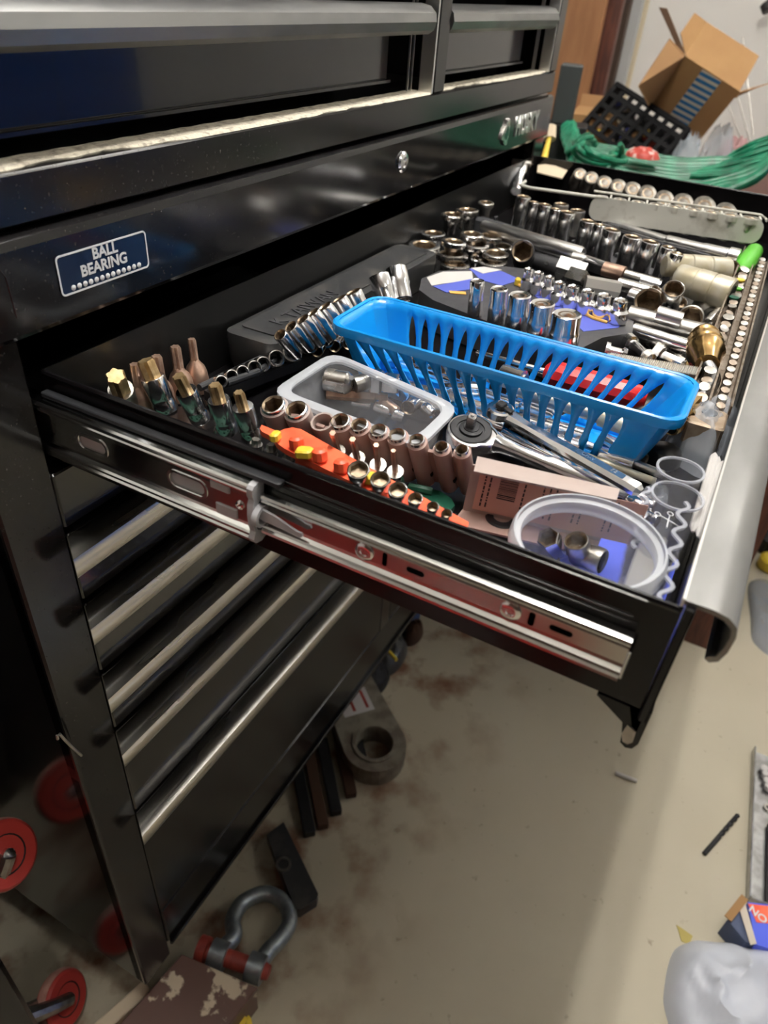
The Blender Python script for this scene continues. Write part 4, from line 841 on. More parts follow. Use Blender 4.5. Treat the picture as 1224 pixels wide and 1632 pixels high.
# ---- far row: deep sockets on black rail
a = at(768, 348, ZF+.022); b = at(1090, 447, ZF+.022)
fr = thing('black_socket_rail', 'long black plastic rail under the far row of deep chrome sockets', 'socket rail', (a+b)/2)
Wr = frame(a, (0, 0, 1), b-a); Lr = (b-a).length
g = G(); g.loft([[(s, y, z) for y, z in ((-.016, -.020), (-.016, .0), (-.012, .004), (.004, .002), (.012, -.004), (.012, -.020))] for s in (0, Lr)]).obj('rail_strip', SET, fr, Wr)
for k in range(9): G().box(Lr*(k+.7)/9.6-.002, Lr*(k+.7)/9.6+.002, -.002, .006, .002, .008, .001).obj('clip', RAILB, fr, Wr)
for k, (u, v, r_) in enumerate([(835, 313, .0105), (852, 322, .0075), (869, 326, .0098), (886, 333, .0078), (905, 338, .0108), (938, 352, .0108), (956, 358, .0080), (976, 366, .0112), (1008.5, 377, .0114), (1037, 385, .0114), (1066, 394, .0090), (1080, 404, .0080)]):
    P1 = at(u, v, ZF+.066)
    sock('deep_socket', (P1.x-.001, P1.y+.002, ZF+.0262), P1, r_, (CHR, BORE), '%s tall chrome socket from the back in the far row' % ORD[k], 'socket', 'tall chrome sockets in the far row', seg=24)
for k, (u, v) in enumerate([(895, 325), (921, 335)]):
    P = at(u, v, ZF+.060); sock('short_socket', (P.x, P.y, ZF+.0262), P, .0105, (NICK, BORE), ['dull copper brown socket end behind the far row, nearer the back', 'dull copper brown socket end behind the far row, nearer the front'][k], 'socket')
rod('extension_bar', at(962, 356, ZF+.048), at(1062, 386, ZF+.048), .0078, CHR, 'bright extension bar lying between the far row and the grey tray, back half', 'extension bar', seg=18)
rod('extension_bar', at(1060, 384, ZF+.050), at(1176, 412, ZF+.048), .0100, CHR, 'bright thick extension bar end beside the green grip', 'extension bar', seg=18, prof=[(0,.7),(.03,.8),(.5,.8),(.55,.9),(.85,.95),(.87,1.15),(1,1.15)])
sock('chrome_socket', at(1150, 440, ZF+.030), at(1173, 428, ZF+.044), .0120, (CHR, BORE), 'bright chrome socket lying against the khaki cylinder end', 'socket', seg=22)
gg = thing('green_grip_tool', 'tool with black shank and bright green rubber grip by the front pull', 'tool', at(1195, 412, ZF+.03))
rod('grip', at(1180, 432, ZF+.040), at(1204, 398, ZF+.044), .0120, GRN2, parent=gg, seg=16, prof=[(0,.4),(.1,.9),(.5,1),(.9,.9),(1,.4)])
rod('shank', at(1172, 408, ZF+.036), at(1192, 414, ZF+.038), .0080, RAILB, parent=gg)
# ---- grey steel socket tray at the far side
gt = thing('grey_socket_tray', 'worn grey painted steel socket tray along the far side of the drawer', 'tray', (.95, -.2, ZF))
zt = 1.008
A = at(944, 312, zt+.012); B = at(1222, 352, zt+.012)
dx_ = (B-A); Lg = dx_.length; Wg = frame(A, (0, 0, 1), dx_)
g = G(); hh = .030
prof2 = rrect(0, Lg, -hh, 0, .012, 5)
g.loft([[(x, t_, y) for x, y in prof2] for t_ in (0, .0016)]).obj('front_plate', GTRAY, gt, Wg)
for k in range(9):
    x = Lg*(k+.55)/9.3; rk = .0062+.00055*k
    g = G(); g.lathe([(rk+.0015, -.003), (rk+.0015, .003), (rk, .003), (rk, -.003)], 20, loop=True, cap=(False, False)).obj('clip_ring', GTRAY, gt, Wg @ Matrix.Translation((x, .009, -.004)))
    G().box(-.0012, .0012, .001, .020, -.004, .0005, 0, Wg @ Matrix.Translation((x+Lg*.05, 0, 0))).obj('clip_strut', GTRAY, gt)
    cpos = Wg @ Vector((x, .009, -.002))
    sock('tray_socket', cpos + Vector((0, .004, -.030)), cpos, rk-.0006, (NICK, BORE), '%s dull socket from the back in the near row of the grey tray' % ORD[k], 'socket', 'dull sockets in the near row of the grey tray', seg=20)
g = G(); g.tube([Wg @ Vector((-.10+.004, .030, 0)), Wg @ Vector((-.10, .012, -.002)), Wg @ Vector((-.085, .003, -.002)), Wg @ Vector((.0, .001, -.001)), Wg @ Vector((.02, .001, 0))], .0022, 8).obj('wire_bracket', GTRAY, gt)
g = G(); g.tube([Wg @ Vector((.0, .020, .002)), Wg @ Vector((Lg*.5, .021, .002)), Wg @ Vector((Lg*.97, .020, .002)), Wg @ Vector((Lg, .010, .0)), Wg @ Vector((Lg, .001, .0))], .0016, 8).obj('wire_bracket', GTRAY, gt)
for k, (u, v, r_) in enumerate([(925, 277, .0115), (943, 283, .0120), (964, 290, .0125), (986, 296, .0130), (1009, 301, .0135), (1033, 307, .0140), (1060, 316, .0145), (1090, 322, .0155), (1124, 328, .0170), (1158, 338, .0165)]):
    P = at(u, v, 1.000); ax = Vector((-.50, -.25, .60)).normalized()
    sock('domed_socket', P, P - ax*.034, r_*1.08, (DULL, BORE), '%s big dull socket from the back in the far row of the grey tray' % ORD[k], 'socket', 'big dull sockets in the far row of the grey tray', seg=26, pt=12)
P = [at(u, v, .992) for u, v in ((858, 254), (878, 258), (905, 270), (896, 284), (880, 280), (856, 274))]
tag(G().loft([[(p.x, p.y, .9905+.006*(i == 1)) for i, p in enumerate(P)], [(p.x, p.y, .992+.006*(i == 1)) for i, p in enumerate(P)]]).obj('cream_note', PAPER), 'scrap of cream paper at the back of the grey tray', 'paper')
g = thing('chrome_spinner', 'chrome spinner handle standing in the far back corner', 'handle', at(828, 300, ZF+.02))
rod('stem', at(822, 305, ZF+.030), at(834, 262, ZF+.062), .0085, CHR, parent=g, seg=18, prof=[(0,1),(.3,1.05),(.35,.8),(.6,.9),(.65,1.1),(.9,1),(1,.6)])
rod('cross_end', at(816, 258, ZF+.062), at(846, 262, ZF+.062), .0055, NICK, parent=g)
# ---- grimy double bit tray at the front
bt_ = thing('grimy_bit_tray', 'long grimy steel bit tray lying along the front pull', 'tray', (.6, -.405, ZF))
pa, pb_ = at(1128, 640, ZF+.044), at(1206, 398, ZF+.044)
Wb = frame(pa, (0, 0, 1), pb_-pa); Lb = (pb_-pa).length
g = G()
G().box(0, Lb, -.018, .016, -.030, -.012, .001, Wb).obj('tray_base', GRIME, bt_)
for y in (-.018, -.001, .0148): G().box(-.002, Lb, y-.0008, y+.0008, -.030, .002, 0, Wb).obj('tray_rail', GRIME, bt_)
G().box(-.035, -.001, -.018, .010, -.030, -.004, .002, Wb).obj('tray_end', mat('tan_grimy_plate', (.42, .33, .24), .5, .3, col2=(.3, .22, .15), scale=80), bt_)
G().lathe([(.006, 0), (.0062, .0012), (.0045, .0012)], 16, Wb @ Matrix.Translation((-.012, -.004, -.0038))).obj('screw_hole', DARK, bt_)
for k in range(26):
    s = .012 + k*(Lb-.02)/26; c_ = Wb @ Vector((s+random.uniform(-.002, .002), .007+random.uniform(-.003, .003), -.012)); big_ = random.uniform(.0038, .0062)
    mm = [GRIME, CHRD, GRIME, NICK][k % 4]
    o = rod('tray_bit', c_, Wb @ Vector((s-.004, .006, -.001+.002*(k % 2))), big_, mm, None, None, parent=bt_, seg=10)
for k in range(30):
    s = .010 + k*(Lb-.02)/30
    rod('tray_bit', Wb @ Vector((s, -.0100, -.012)), Wb @ Vector((s-.003, -.0105, -.003)), .0038, [GRIME, NICK][k % 2], None, None, parent=bt_, seg=8)
for k, s in enumerate((.26, .29, .315)): 
    G().lathe([(.0052, 0), (.0052, .0016)], 14, Wb @ Matrix.Translation((Lb*(.55+.07*k), .007, .0005))).obj('green_band', [GREEN, GRN2, YEL][k], bt_)
# ================================================================== ON THE FLOOR
# brown metal box and wooden strip at the near foot of the cabinet
bx = thing('brown_metal_box', 'brown painted metal box with chipped patches at the cabinet foot', 'box', (.03, -.07, 0))
zt_ = .075
Q = [at(u, v, zt_) for u, v in ((290, 1521), (408, 1574), (330, 1680), (185, 1640))]
G().loft([[(p.x, p.y, z) for p in Q] for z in (0, zt_-.012)]).obj('box_body', BROWN, bx)
cc = sum(Q, Vector())/4
G().loft([[(c_.x, c_.y, z) for c_ in (cc+(p-cc)*1.02 for p in Q)] for z in (zt_-.0118, zt_-.002)] + [[(c_.x, c_.y, zt_) for c_ in (cc+(p-cc)*.99 for p in Q)]]).obj('box_lid', BROWN, bx)
q0, q1 = at(236, 1572, .05), at(160, 1640, .05)
tag(G().box(0, (q1-q0).length+.04, -.012, .008, -.03, .0, .002, frame(q0, (0, 0, 1), q1-q0)).obj('wood_strip', PAPER), 'pale wooden strip between the brown box and the cabinet corner', 'wood strip')
tag(G().lathe([(.011, 0), (.013, .002), (.013, .020), (.006, .026), (.006, .034)], 18, frame(at(388, 1640, .0), (0, 0, 1))).obj('yellow_cap', YEL), 'small yellow cap on the floor by the brown box', 'plug')  # small yellow cap beside the brown box
# bow shackle
sh = thing('bow_shackle', 'large galvanised bow shackle with a faded red pin on the floor', 'shackle', at(417, 1490, 0))
e1_ = at(352, 1535, .045); e2_ = at(408, 1560, .045)
top = at(430, 1425, .016); lft = at(372, 1462, .030); rgt = at(462, 1468, .024)
ctrl = [at(349, 1522, .048), at(360, 1508, .045), at(373, 1491, .040), at(371, 1466, .034), at(388, 1438, .024), at(423, 1424, .018), at(452, 1438, .019), at(462, 1466, .024), at(450, 1492, .034), at(428, 1516, .042), at(408, 1543, .048)]
G().tube(smooth(ctrl), .0125, 16).obj('bow', GALV, sh)
for c_ in (ctrl[0], ctrl[-1]):
    dpin = (ctrl[-1]-ctrl[0]).normalized()
    rod('ear', c_-dpin*.0125, c_+dpin*.0125, .0205, GALV, parent=sh, seg=24)
pn = (ctrl[-1]-ctrl[0])
rod('pin', ctrl[0]-pn*.55, ctrl[-1]+pn*.35, .0125, REDP, parent=sh, seg=20, prof=[(0, 1.5), (.12, 1.5), (.13, 1), (.92, 1), (.94, .9), (1, .8)])
# dark things under the cabinet; the long black bin is added to darken it
tag(G().box(.22, .80, .20, .44, .001, .105, .006).obj('added_dark_bin', IMPACT), 'long low black bin added to darken the space under the cabinet', 'bin')
cst = [(.09, .10), (1.04, .10)]
for k, (x, y) in enumerate(cst):
    t = thing('caster', ['black caster under the near end of the cabinet', 'black caster under the far end of the cabinet'][k], 'caster', (x, y, 0), 'cabinet casters')
    G().lathe([(.030, -.017), (.052, -.014), (.054, -.008), (.054, .008), (.052, .014), (.030, .017)], 28, frame((x, y, .0545), (1, .0, 0))).obj('wheel', IMPACT, t)
    G().box(x-.03, x+.03, y-.025, y+.025, .112, .119, .002).obj('plate', NICK, t)
    for s in (-1, 1): G().box(x+s*.024-.0015, x+s*.024+.0015, y-.018, y+.018, .045, .1115).obj('fork', NICK, t)
bb_ = thing('black_bar', 'flat black steel bar with a ring hole jutting from under the cabinet', 'bar', at(455, 1400, .02))
Pp = [at(u, v, .03) for u, v in ((425, 1330), (452, 1310), (507, 1424), (505, 1432), (478, 1449), (470, 1447))]
G().loft([[(p.x, p.y, z) for p in Pp] for z in (.002, .026, .030)]).obj('bar_body', RUBB, bb_)
G().lathe([(.013, 0), (.013, .003), (.009, .003), (.009, .0)], 22, frame(at(452, 1378, .0302), (0, 0, 1)), loop=True, cap=(False, False)).obj('ring', NICK, bb_)
for k, (u, v) in enumerate([(494, 1330), (515, 1318), (536, 1296), (560, 1268), (582, 1238)]):
    B = at(u, v, .0105); dirr = (at(512, 1318, 0)-at(486+k*1.5, 1190, 0)).normalized(); A = B - dirr*(.16+.01*(k % 2))
    tag(G().box(0, (B-A).length, -.0105, .0105, -.010, .008, .002, frame(A, (0, 0, 1), dirr)).obj('steel_offcut', [IMPACT, RUST, IMPACT, RUST, IMPACT][k]), '%s dark steel offcut under the cabinet, counting away from the shackle' % ORD[k], 'steel bar', 'dark steel offcuts under the cabinet')
jug = thing('cast_bracket', 'dusty tan bracket with a round hole and a red striped label on the floor', 'bracket', at(590, 1160, .02))
hc_ = at(597, 1185, .045); dj = (at(540, 1060, .045)-hc_).normalized(); WJ = frame((hc_.x, hc_.y, .0), (0, 0, 1), dj)
arc = [(.062*cos(t), .062*sin(t)) for t in [pi/2+pi*j/14 for j in range(15)]]
o = G().prism([(.23, .052)] + arc + [(.23, -.052)], .002, .046).obj('bracket_body', CASTG, jug, WJ)
cutter = G().lathe([(.036, -.02), (.036, .06)], 28).obj('cutter', CASTG, None, WJ)
cut(o, [cutter])
G().lathe([(.044, .0462), (.044, .050), (.0365, .050), (.0365, .0462)], 28, loop=True, cap=(False, False)).obj('hole_rim', CASTG, jug, WJ)
G().box(.075, .135, -.030, .034, .0462, .0468).obj('label', LINEN, jug, WJ)
for yy in (-.018, .010): G().box(.083, .128, yy-.003, yy+.003, .0469, .0473).obj('red_stripe', REDP, jug, WJ)
for k, (u, v, w_, m_, lb_) in enumerate([(655, 985, .05, BLUF, 'folded blue cloth under the far half of the cabinet'), (630, 1045, .055, RUBB, 'black pouch with a yellow strip under the cabinet'), (610, 1085, .04, IMPACT, 'dark lump beside the tan bracket under the cabinet'), (672, 1010, .028, RUST, 'rust brown clump at the shadow edge under the cabinet')]):
    p = at(u, v, .02); b_ = bag('cloth_bundle' if k == 0 else 'dark_bundle', [(p.x+w_*cos(t)*1.3, p.y+.02+w_*sin(t)*.7) for t in [2*pi*j/7 for j in range(7)]], .0, .05, m_, lb_, 20+k, cat='bundle')
q0, q1 = at(632, 1052, .055), at(618, 1036, .055)
tag(G().tube([q0, (q0+q1)/2, q1], .004, 8).obj('yellow_strip', YEL), 'short yellow strip lying on the black pouch', 'strip')
# small litter
tag(rod('white_stick', at(981, 1232, .004), at(1015, 1245, .004), .0040, LINEN, seg=10), 'short white plastic stick on the floor under the drawer', 'stick')
da, db = at(1122, 1361, .0045), at(1178, 1297, .0045)
db_ = thing('drill_bit', 'dark twist drill bit lying on the bare floor at right', 'drill bit', da)
Wd = frame(da, db-da); Ld = (db-da).length
rod('shank', da, da+(db-da)*.42, .0042, IMPACT, parent=db_, seg=14)
rings = []
for k in range(40):
    t = k/39; an = t*5*pi; rad = .0044 if k < 37 else .0044*(39-k)/3
    rings.append([(rad*(1 if j % 8 < 5 else .62)*cos(2*pi*j/16+an), rad*(1 if j % 8 < 5 else .62)*sin(2*pi*j/16+an), Ld*(.42+.58*t)) for j in range(16)])
G().loft(rings).obj('flutes', IMPACT, db_, Wd)
tag(G().loft([[(p.x, p.y, z) for p in (at(u, v, .001) for u, v in ((1078, 1474), (1090, 1482), (1104, 1492), (1098, 1505), (1086, 1500), (1082, 1486)))] for z in (.0005, .0016)]).obj('dry_leaf', mat('dry_leaf', (.42, .34, .10), .7)), 'dry yellow leaf on the floor above the white bag', 'leaf')
# grey steel tray at the right edge with black organiser
sv = thing('grey_metal_tray', 'grey metal tray on the floor at the right edge holding parts', 'tray', (.75, -.79, 0))
e0, e1x = at(1191, 1432, .012), at(1201, 1192, .012)
Wt = frame((e0.x, e0.y, 0), (0, 0, 1), Vector((e1x.x-e0.x, e1x.y-e0.y, 0))); Lt = math.hypot(e1x.x-e0.x, e1x.y-e0.y)
G().box(0, Lt, -.30, 0, .001, .004, .001, Wt).obj('tray_floor', STEEL, sv)
G().box(0, Lt, -.003, 0, .0041, .020, .001, Wt).obj('tray_side', STEEL, sv)
G().box(0, .003, -.2965, -.0032, .0041, .020, .001, Wt).obj('tray_side', STEEL, sv)
og = thing('black_bit_case', 'flat black case with small white ends in the grey floor tray', 'case', Wt @ Vector((.08, -.06, .005)))
G().box(.008, .17, -.11, -.030, .0046, .016, .003, Wt).obj('case_body', RUBB, og)
for k in range(4): G().box(.018+k*.042, .025+k*.042, -.0445, -.036, .0161, .0172, 0, Wt).obj('white_mark', WHITE, og)
for k in range(7):
    c_ = Wt @ Vector((Lt-.045-.014*(k % 4), -.022-.014*(k//4)-.003*k, .0045))
    tag(G().lathe([(.006, 0), (.0075, .003), (.0075, .012), (.0045, .014)], 12, frame(c_, (.2*(k % 2), .1, 1))).obj('white_fitting', LINEN), 'white plastic fitting at the far end of the grey floor tray', 'fitting', 'white fittings in the grey floor tray')
tag(G().lathe([(.008, 0), (.008, .004), (.0045, .004), (.0045, 0)], 18, frame(Wt @ Vector((Lt-.13, -.032, .0045)), (0, 0, 1)), loop=True, cap=(False, False)).obj('steel_ring', NICK), 'small steel ring near the white fittings in the floor tray', 'ring')
# cardboard carton blue/orange
ct = thing('printed_carton', 'small blue and orange printed carton behind the white bag', 'carton', (.60, -.79, 0))
k0 = [at(u, v, .05) for u, v in ((1192, 1438), (1260, 1445), (1255, 1520), (1204, 1505))]
G().loft([[(p.x, p.y, z) for p in k0] for z in (.001, .05)]).obj('carton_body', CARDB, ct)
def patch(uv, m_, nm, z=.0506, par=ct): 
    P = [at(u, v, z) for u, v in uv]; return G().loft([[(p.x, p.y, z-.0005) for p in P], [(p.x, p.y, z) for p in P]]).obj(nm, m_, par)
patch(((1192, 1440), (1226, 1444), (1226, 1472), (1206, 1470)), ORANGE, 'orange_panel')
patch(((1178, 1447), (1188, 1440), (1206, 1504), (1196, 1506)), TAPEW, 'white_stripe', .0512)
S2 = [at(u, v, .05) for u, v in ((1188, 1438), (1204, 1504), (1190, 1500), (1160, 1465), (1174, 1447))]
G().loft([[(p.x, p.y, z) for p in (S2[0], S2[1], S2[2], S2[3])] for z in (.001, .047)]).obj('carton_end', mat('slate_card', (.06, .08, .15), .6), ct)
text('lettering', 'NO', .018, frame(at(1208, 1458, .0508), (0, 0, 1), (-.35, -.9, 0)), WHITE, ct, .0003, .0004)
q0, q1 = at(1160, 1464, .054), at(1187, 1430, .054)
G().box(0, (q1-q0).length, -.006, .006, -.001, .001, 0, frame(q0, (0, 0, 1), q1-q0)).obj('carton_flap', CARD, ct)
bag('white_bag', pp(.03, (1085, 1500), (1130, 1490), (1190, 1500), (1260, 1515), (1290, 1700), (1180, 1760), (1110, 1700), (1072, 1610), (1068, 1560)), .0, .075, mat('white_bag_film', (.62, .65, .72), .35), 'crumpled white plastic bag at the lower right corner', 9)
bag('clear_pack', pp(.01, (1196, 925), (1235, 930), (1250, 1040), (1205, 1022), (1198, 980)), .0, .02, BAGM, 'clear plastic blister pack on the floor beyond the front pull', 11, cat='package')
tag(G().lathe([(.03, 0), (.034, .006), (.034, .03), (.026, .036)], 20, frame(at(1226, 905, 0.0), (0, 0, 1))).obj('yellow_spool', YEL), 'yellow spool on the floor beyond the front pull', 'spool')
tag(G().lathe([(.034, 0), (.036, .006), (.036, .045), (.02, .05)], 20, frame(at(1222, 875, 0.0), (0, 0, 1))).obj('dark_can', IMPACT), 'dark can standing behind the yellow spool', 'can')
# ---- creeper stood on end at the left with red wheels
cr = thing('mechanic_creeper', 'black mechanic creeper stood on end with red wheels at the left', 'creeper', (-.12, .2, 0))
def cwheel(c, ax_, par):
    W = frame(Vector(c), ax_)
    wh = G().lathe([(.018, -.011), (.034, -.0115), (.037, -.009), (.0385, 0), (.037, .009), (.034, .0115), (.018, .011)], 32).obj('wheel', [REDW], par, W)
    G().lathe([(.0375, -.0072), (.0388, -.004), (.0388, .004), (.0375, .0072)], 32, cap=(False, False)).obj('tread', TREAD, wh, W)
    G().lathe([(.0001, .0095), (.019, .0095), (.021, .0118), (.022, .0118)], 24, cap=(True, False)).obj('hub', IMPACT, wh, W)
    G().lathe([(.0001, -.0095), (.019, -.0095), (.021, -.0118), (.022, -.0118)], 24, cap=(True, False)).obj('hub', IMPACT, wh, W)
    return wh
for (c, ax_, off) in (((-.047, .115, .43), (.15, -.92, .65), 1), ((-.056, .117, .047), (.32, -.88, .46), -1)):
    cwheel(c, ax_, cr); C_ = Vector(c); A_ = Vector(ax_).normalized()
    for s in (-1, 1):
        g = G(); g.tube([C_+A_*.0145*s, C_+A_*.0155*s+Vector((-.02, .0, -.025*off)), C_+A_*.010*s+Vector((-.055, .012, -.05*off))], [.009, .010, .012], 10, flat=1).obj('fork', NICK, cr)
    G().lathe([(.004, -.019), (.007, -.018), (.007, .018), (.004, .019)], 12, frame(C_, A_)).obj('axle', CHRD, cr)
G().box(-.150, -.105, .07, .14, .002, 1.0, .006, Matrix.Translation((0, 0, 0))).obj('side_rail', BLKD, cr)
G().box(-.150, -.105, .46, .52, .002, 1.0, .006).obj('side_rail', BLKD, cr)
G().box(-.175, -.150, .06, .53, .05, 1.0, .008).obj('pad', RUBB, cr)
hkp = [aty(u, v, -.003) for u, v in ((92, 1178), (91, 1172), (95, 1170), (104, 1180), (116, 1192), (130, 1204))]
tag(G().tube(hkp, .0013, 8).obj('wire_hook', NICK), 'small bent wire hook hanging on the cabinet corner', 'hook')
# unseen pieces added for red and blue reflections and floor shade
rt_ = thing('added_red_chest', 'unseen red chest added for the red reflection in the drawer side', 'tool chest', (-.95, .05, 0))  # added so the slide and drawer side reflect red
G().box(-1.35, -.55, -.35, .45, .10, .62, .01).obj('chest_body', mat('red_enamel', (.30, .014, .012), .35), rt_)
for z in (.20, .34, .48): G().box(-.548, -.530, -.28, .38, z, z+.012, .002).obj('pull', ALUX, rt_)
for x in (-1.27, -.63):
    for y in (-.27, .37): G().lathe([(.035, -.015), (.05, -.013), (.05, .013), (.035, .015)], 18, frame((x, y, .05), (1, 0, 0))).obj('wheel', IMPACT, rt_)
bl = thing('added_blue_locker', 'unseen blue locker added for the blue reflection in the header panel', 'locker', (1.5, -2.0, 0))  # added so the header panel reflects blue
G().box(.95, 2.15, -2.35, -1.85, .0, 1.0, .01).obj('locker_body', mat('blue_enamel', (.012, .09, .42), .4), bl)
for x in (1.35, 1.75): G().box(x-.002, x+.002, -1.852, -1.846, .05, .95).obj('door_seam', DARK, bl)
tk = thing('added_shade_cupboard', 'unseen dark grey cupboard added to block light and shade the floor', 'cupboard', (0, -1.5, 0))  # added to keep the rear light off the floor
G().box(-.75, .45, -1.85, -1.25, .0, 1.75, .01).obj('cupboard_body', mat('dark_grey_enamel', (.03, .03, .035), .5), tk)
G().box(-.152, -.148, -1.2495, -1.246, .03, 1.72).obj('door_seam', DARK, tk)
for x in (-.20, -.11): G().box(x-.006, x+.006, -1.246, -1.225, .80, .95, .003).obj('handle', ALUX, tk)
# ================================================================== BENCH AND CLUTTER BEYOND THE CABINET
BT = .80
bn = thing('workbench', 'wooden workbench buried in clutter beyond the cabinet end', 'workbench', (1.9, 0, 0))
G().box(1.20, 2.72, -.62, .60, BT-.04, BT, .004).obj('bench_top', WOODR, bn)
for x in (1.25, 2.66):
    for y in (-.57, .54): G().box(x-.03, x+.03, y-.03, y+.03, 0, BT-.041).obj('leg', WOODR, bn)
# green cord bundle
gc = thing('green_cord_bundle', 'bundle of dark green cord looped over the bench edge', 'cord bundle', at(1050, 260, BT))
rnd = random.Random(4)
base = [(918, 205), (905, 225), (930, 245), (975, 262), (1030, 274), (1090, 279), (1150, 272), (1200, 255), (1240, 232)]
for k in range(26):
    a = k/25; P = []
    for i, (u, v) in enumerate(base):
        w_ = 74*sin(pi*min(1, i/(len(base)-1)*.80+.16)); dep = 1.66-.16*i/8-.14*a
        P.append(far(u+rnd.uniform(-3, 3)+(a-.5)*(14 if i < 3 else 0), v+6+(a-.42)*w_+rnd.uniform(-3, 3)+(8 if i > 6 else 0), dep))
    G().tube(smooth(P, 4), .0072, 8).obj('cord', CORD, gc)
for k in range(5):
    rr_ = (38, 33, 27, 20, 36)[k]
    G().tube([far(948+k*2+rr_*cos(t)*(1.15 if t < pi else .9), 240+rr_*(.70-.05*k)*sin(t+.25*k), 1.50-.012*k+.05*sin(t+k)) for t in [-.4+4.9*j/20 for j in range(21)]], .0055, 8).obj('cord_loop', CORD, gc)
for k in range(6):
    j_ = rnd.uniform(-3, 3)
    P = [far(1100+k*10, 280-k*4, 1.47+.02*k), far(1160+k*3, 276-k*7+j_, 1.45+.02*k), far(1205, 268-k*8-j_, 1.44+.015*k), far(1245, 258-k*9+j_, 1.43+.015*k)]
    G().tube(smooth(P, 4), .0062, 8).obj('cord', CORD, gc)
q = far(1040, 285, 1.52)
G().loft([[(q.x+.02+a_*cos(t), q.y+.02+b_*sin(t), z) for t in [2*pi*j/24 for j in range(24)]] for a_, b_, z in ((.20, .36, BT+.0005), (.19, .34, BT+.05), (.13, .27, BT+.09), (.05, .15, BT+.105))]).obj('cord_coil_core', CORD, gc)
tag(rod('green_tube', at(893, 237, BT+.0135), at(918, 247, BT+.0135), .013, CORD, seg=16), 'short green tube end beside the cabinet corner', 'tube')
# small things by the corner
yk = thing('yellow_tool', 'yellow pointed tool with a pale wooden head behind the cabinet corner', 'tool', far(872, 240, 1.30))
rod('head', far(877, 202, 1.38), far(876, 222, 1.38), .012, PAPER, parent=yk, seg=8)
p0 = far(876, 218, 1.375); p1 = far(869, 246, 1.37); p1 = p0 + (p1-p0)*((p0.z-BT-.003)/(p0.z-p1.z))
rod('blade', p0, p1, .008, YEL, parent=yk, seg=6, prof=[(0,.5),(.2,.9),(1,1)])
p0, p1 = far(886, 114, 1.62), far(921, 190, 1.62)
Wk = frame(far(903, 153, 1.65), (0, 0, 1), (.25, -1, 0))
bb2 = far(903, 153, 1.65)
tag(G().box(-.024, .024, -.03, .03, -.055, .062, .004, Wk).obj('grey_speaker', mat('charcoal_box', (.035, .04, .04), .6)), 'charcoal grey box standing just past the cabinet corner', 'box')
tag(G().box(-.05, .06, -.035, .05, BT-bb2.z+.0005, -.0555, .003, Wk).obj('black_case', IMPACT), 'black case under the charcoal box behind the drawer corner', 'case')
ob = thing('open_carton', 'flattened open cardboard carton behind the black crate', 'carton', far(945, 180, 2.0))
Wc = frame(far(950, 188, 2.0), (-.1, .0, 1), (.1, -1, 0))
G().box(-.062, .062, -.05, .05, -.07, .015, .001, Wc).obj('carton_body', CARD, ob)
G().box(-.060, .060, .050, .053, .012, .060, 0, Wc @ Matrix.Rotation(-.3, 4, 'X')).obj('flap', CARDD, ob)
# black crate, tilted
kr = thing('black_crate', 'tilted black plastic lattice crate full of small parts', 'crate', far(1030, 200, 1.95))
ka, kb, kc = far(986, 132, 1.93), far(1098, 203, 1.84), far(968, 208, 1.93)
ex = kb-ka; ez = kc-ka; Lx, Lz = ex.length, ez.length
Wk = frame(ka, ex.cross(ez), ex); 
if (Wk.inverted() @ kc).y > 0: pass
sy = 1 if (Wk.inverted() @ kc).y > 0 else -1
g = G(); g.box(0, Lx, min(0, sy*.012), max(0, sy*.012), -.006, .006, .001); g.obj('crate_rim', CRATE, kr, Wk)
for k in range(9): G().box(Lx*k/8-.006, Lx*k/8+.006, min(0, sy*Lz), max(0, sy*Lz), -.003, .003).obj('crate_slat', CRATE, kr, Wk)
for k in range(1, 5): G().box(0, Lx, sy*Lz*k/4-.006, sy*Lz*k/4+.006, -.0025, .0025).obj('crate_slat', CRATE, kr, Wk)
dz_ = Wk.to_3x3() @ Vector((0, 0, 1)); dep = 1 if dz_.dot(ray(612, 816)) > 0 else -1
G().box(-.004, .004, min(0, sy*Lz), max(0, sy*Lz), min(0, dep*.06), max(0, dep*.06)).obj('crate_side', CRATE, kr, Wk)
G().box(Lx-.004, Lx+.004, min(0, sy*Lz), max(0, sy*Lz), min(0, dep*.06), max(0, dep*.06)).obj('crate_side', CRATE, kr, Wk)
G().box(0, Lx, min(0, sy*Lz), max(0, sy*Lz), dep*.06-.002, dep*.06+.002).obj('crate_back', CRATE, kr, Wk)
cols = [(LINEN, 'white'), (REDP, 'red'), (BEIGE, 'khaki'), (NICK, 'steel'), (CARD, 'tan'), (PERI, 'blue'), (YEL, 'yellow'), (COPB, 'copper')]
for k in range(24):
    c_ = Wk @ Vector((Lx*rnd.uniform(.08, .92), sy*Lz*rnd.uniform(.15, .92), dep*rnd.uniform(.012, .05)))
    s = rnd.uniform(.006, .012)
    tag(G().lathe([(s*.4, -s), (s, -s*.4), (s, s*.4), (s*.4, s)], 10, frame(c_, (rnd.uniform(-1, 1), rnd.uniform(-1, 1), 1))).obj('small_part', cols[k % 8][0]), 'small %s part seen through the black crate lattice' % cols[k % 8][1], 'small part', 'small parts in the black crate')
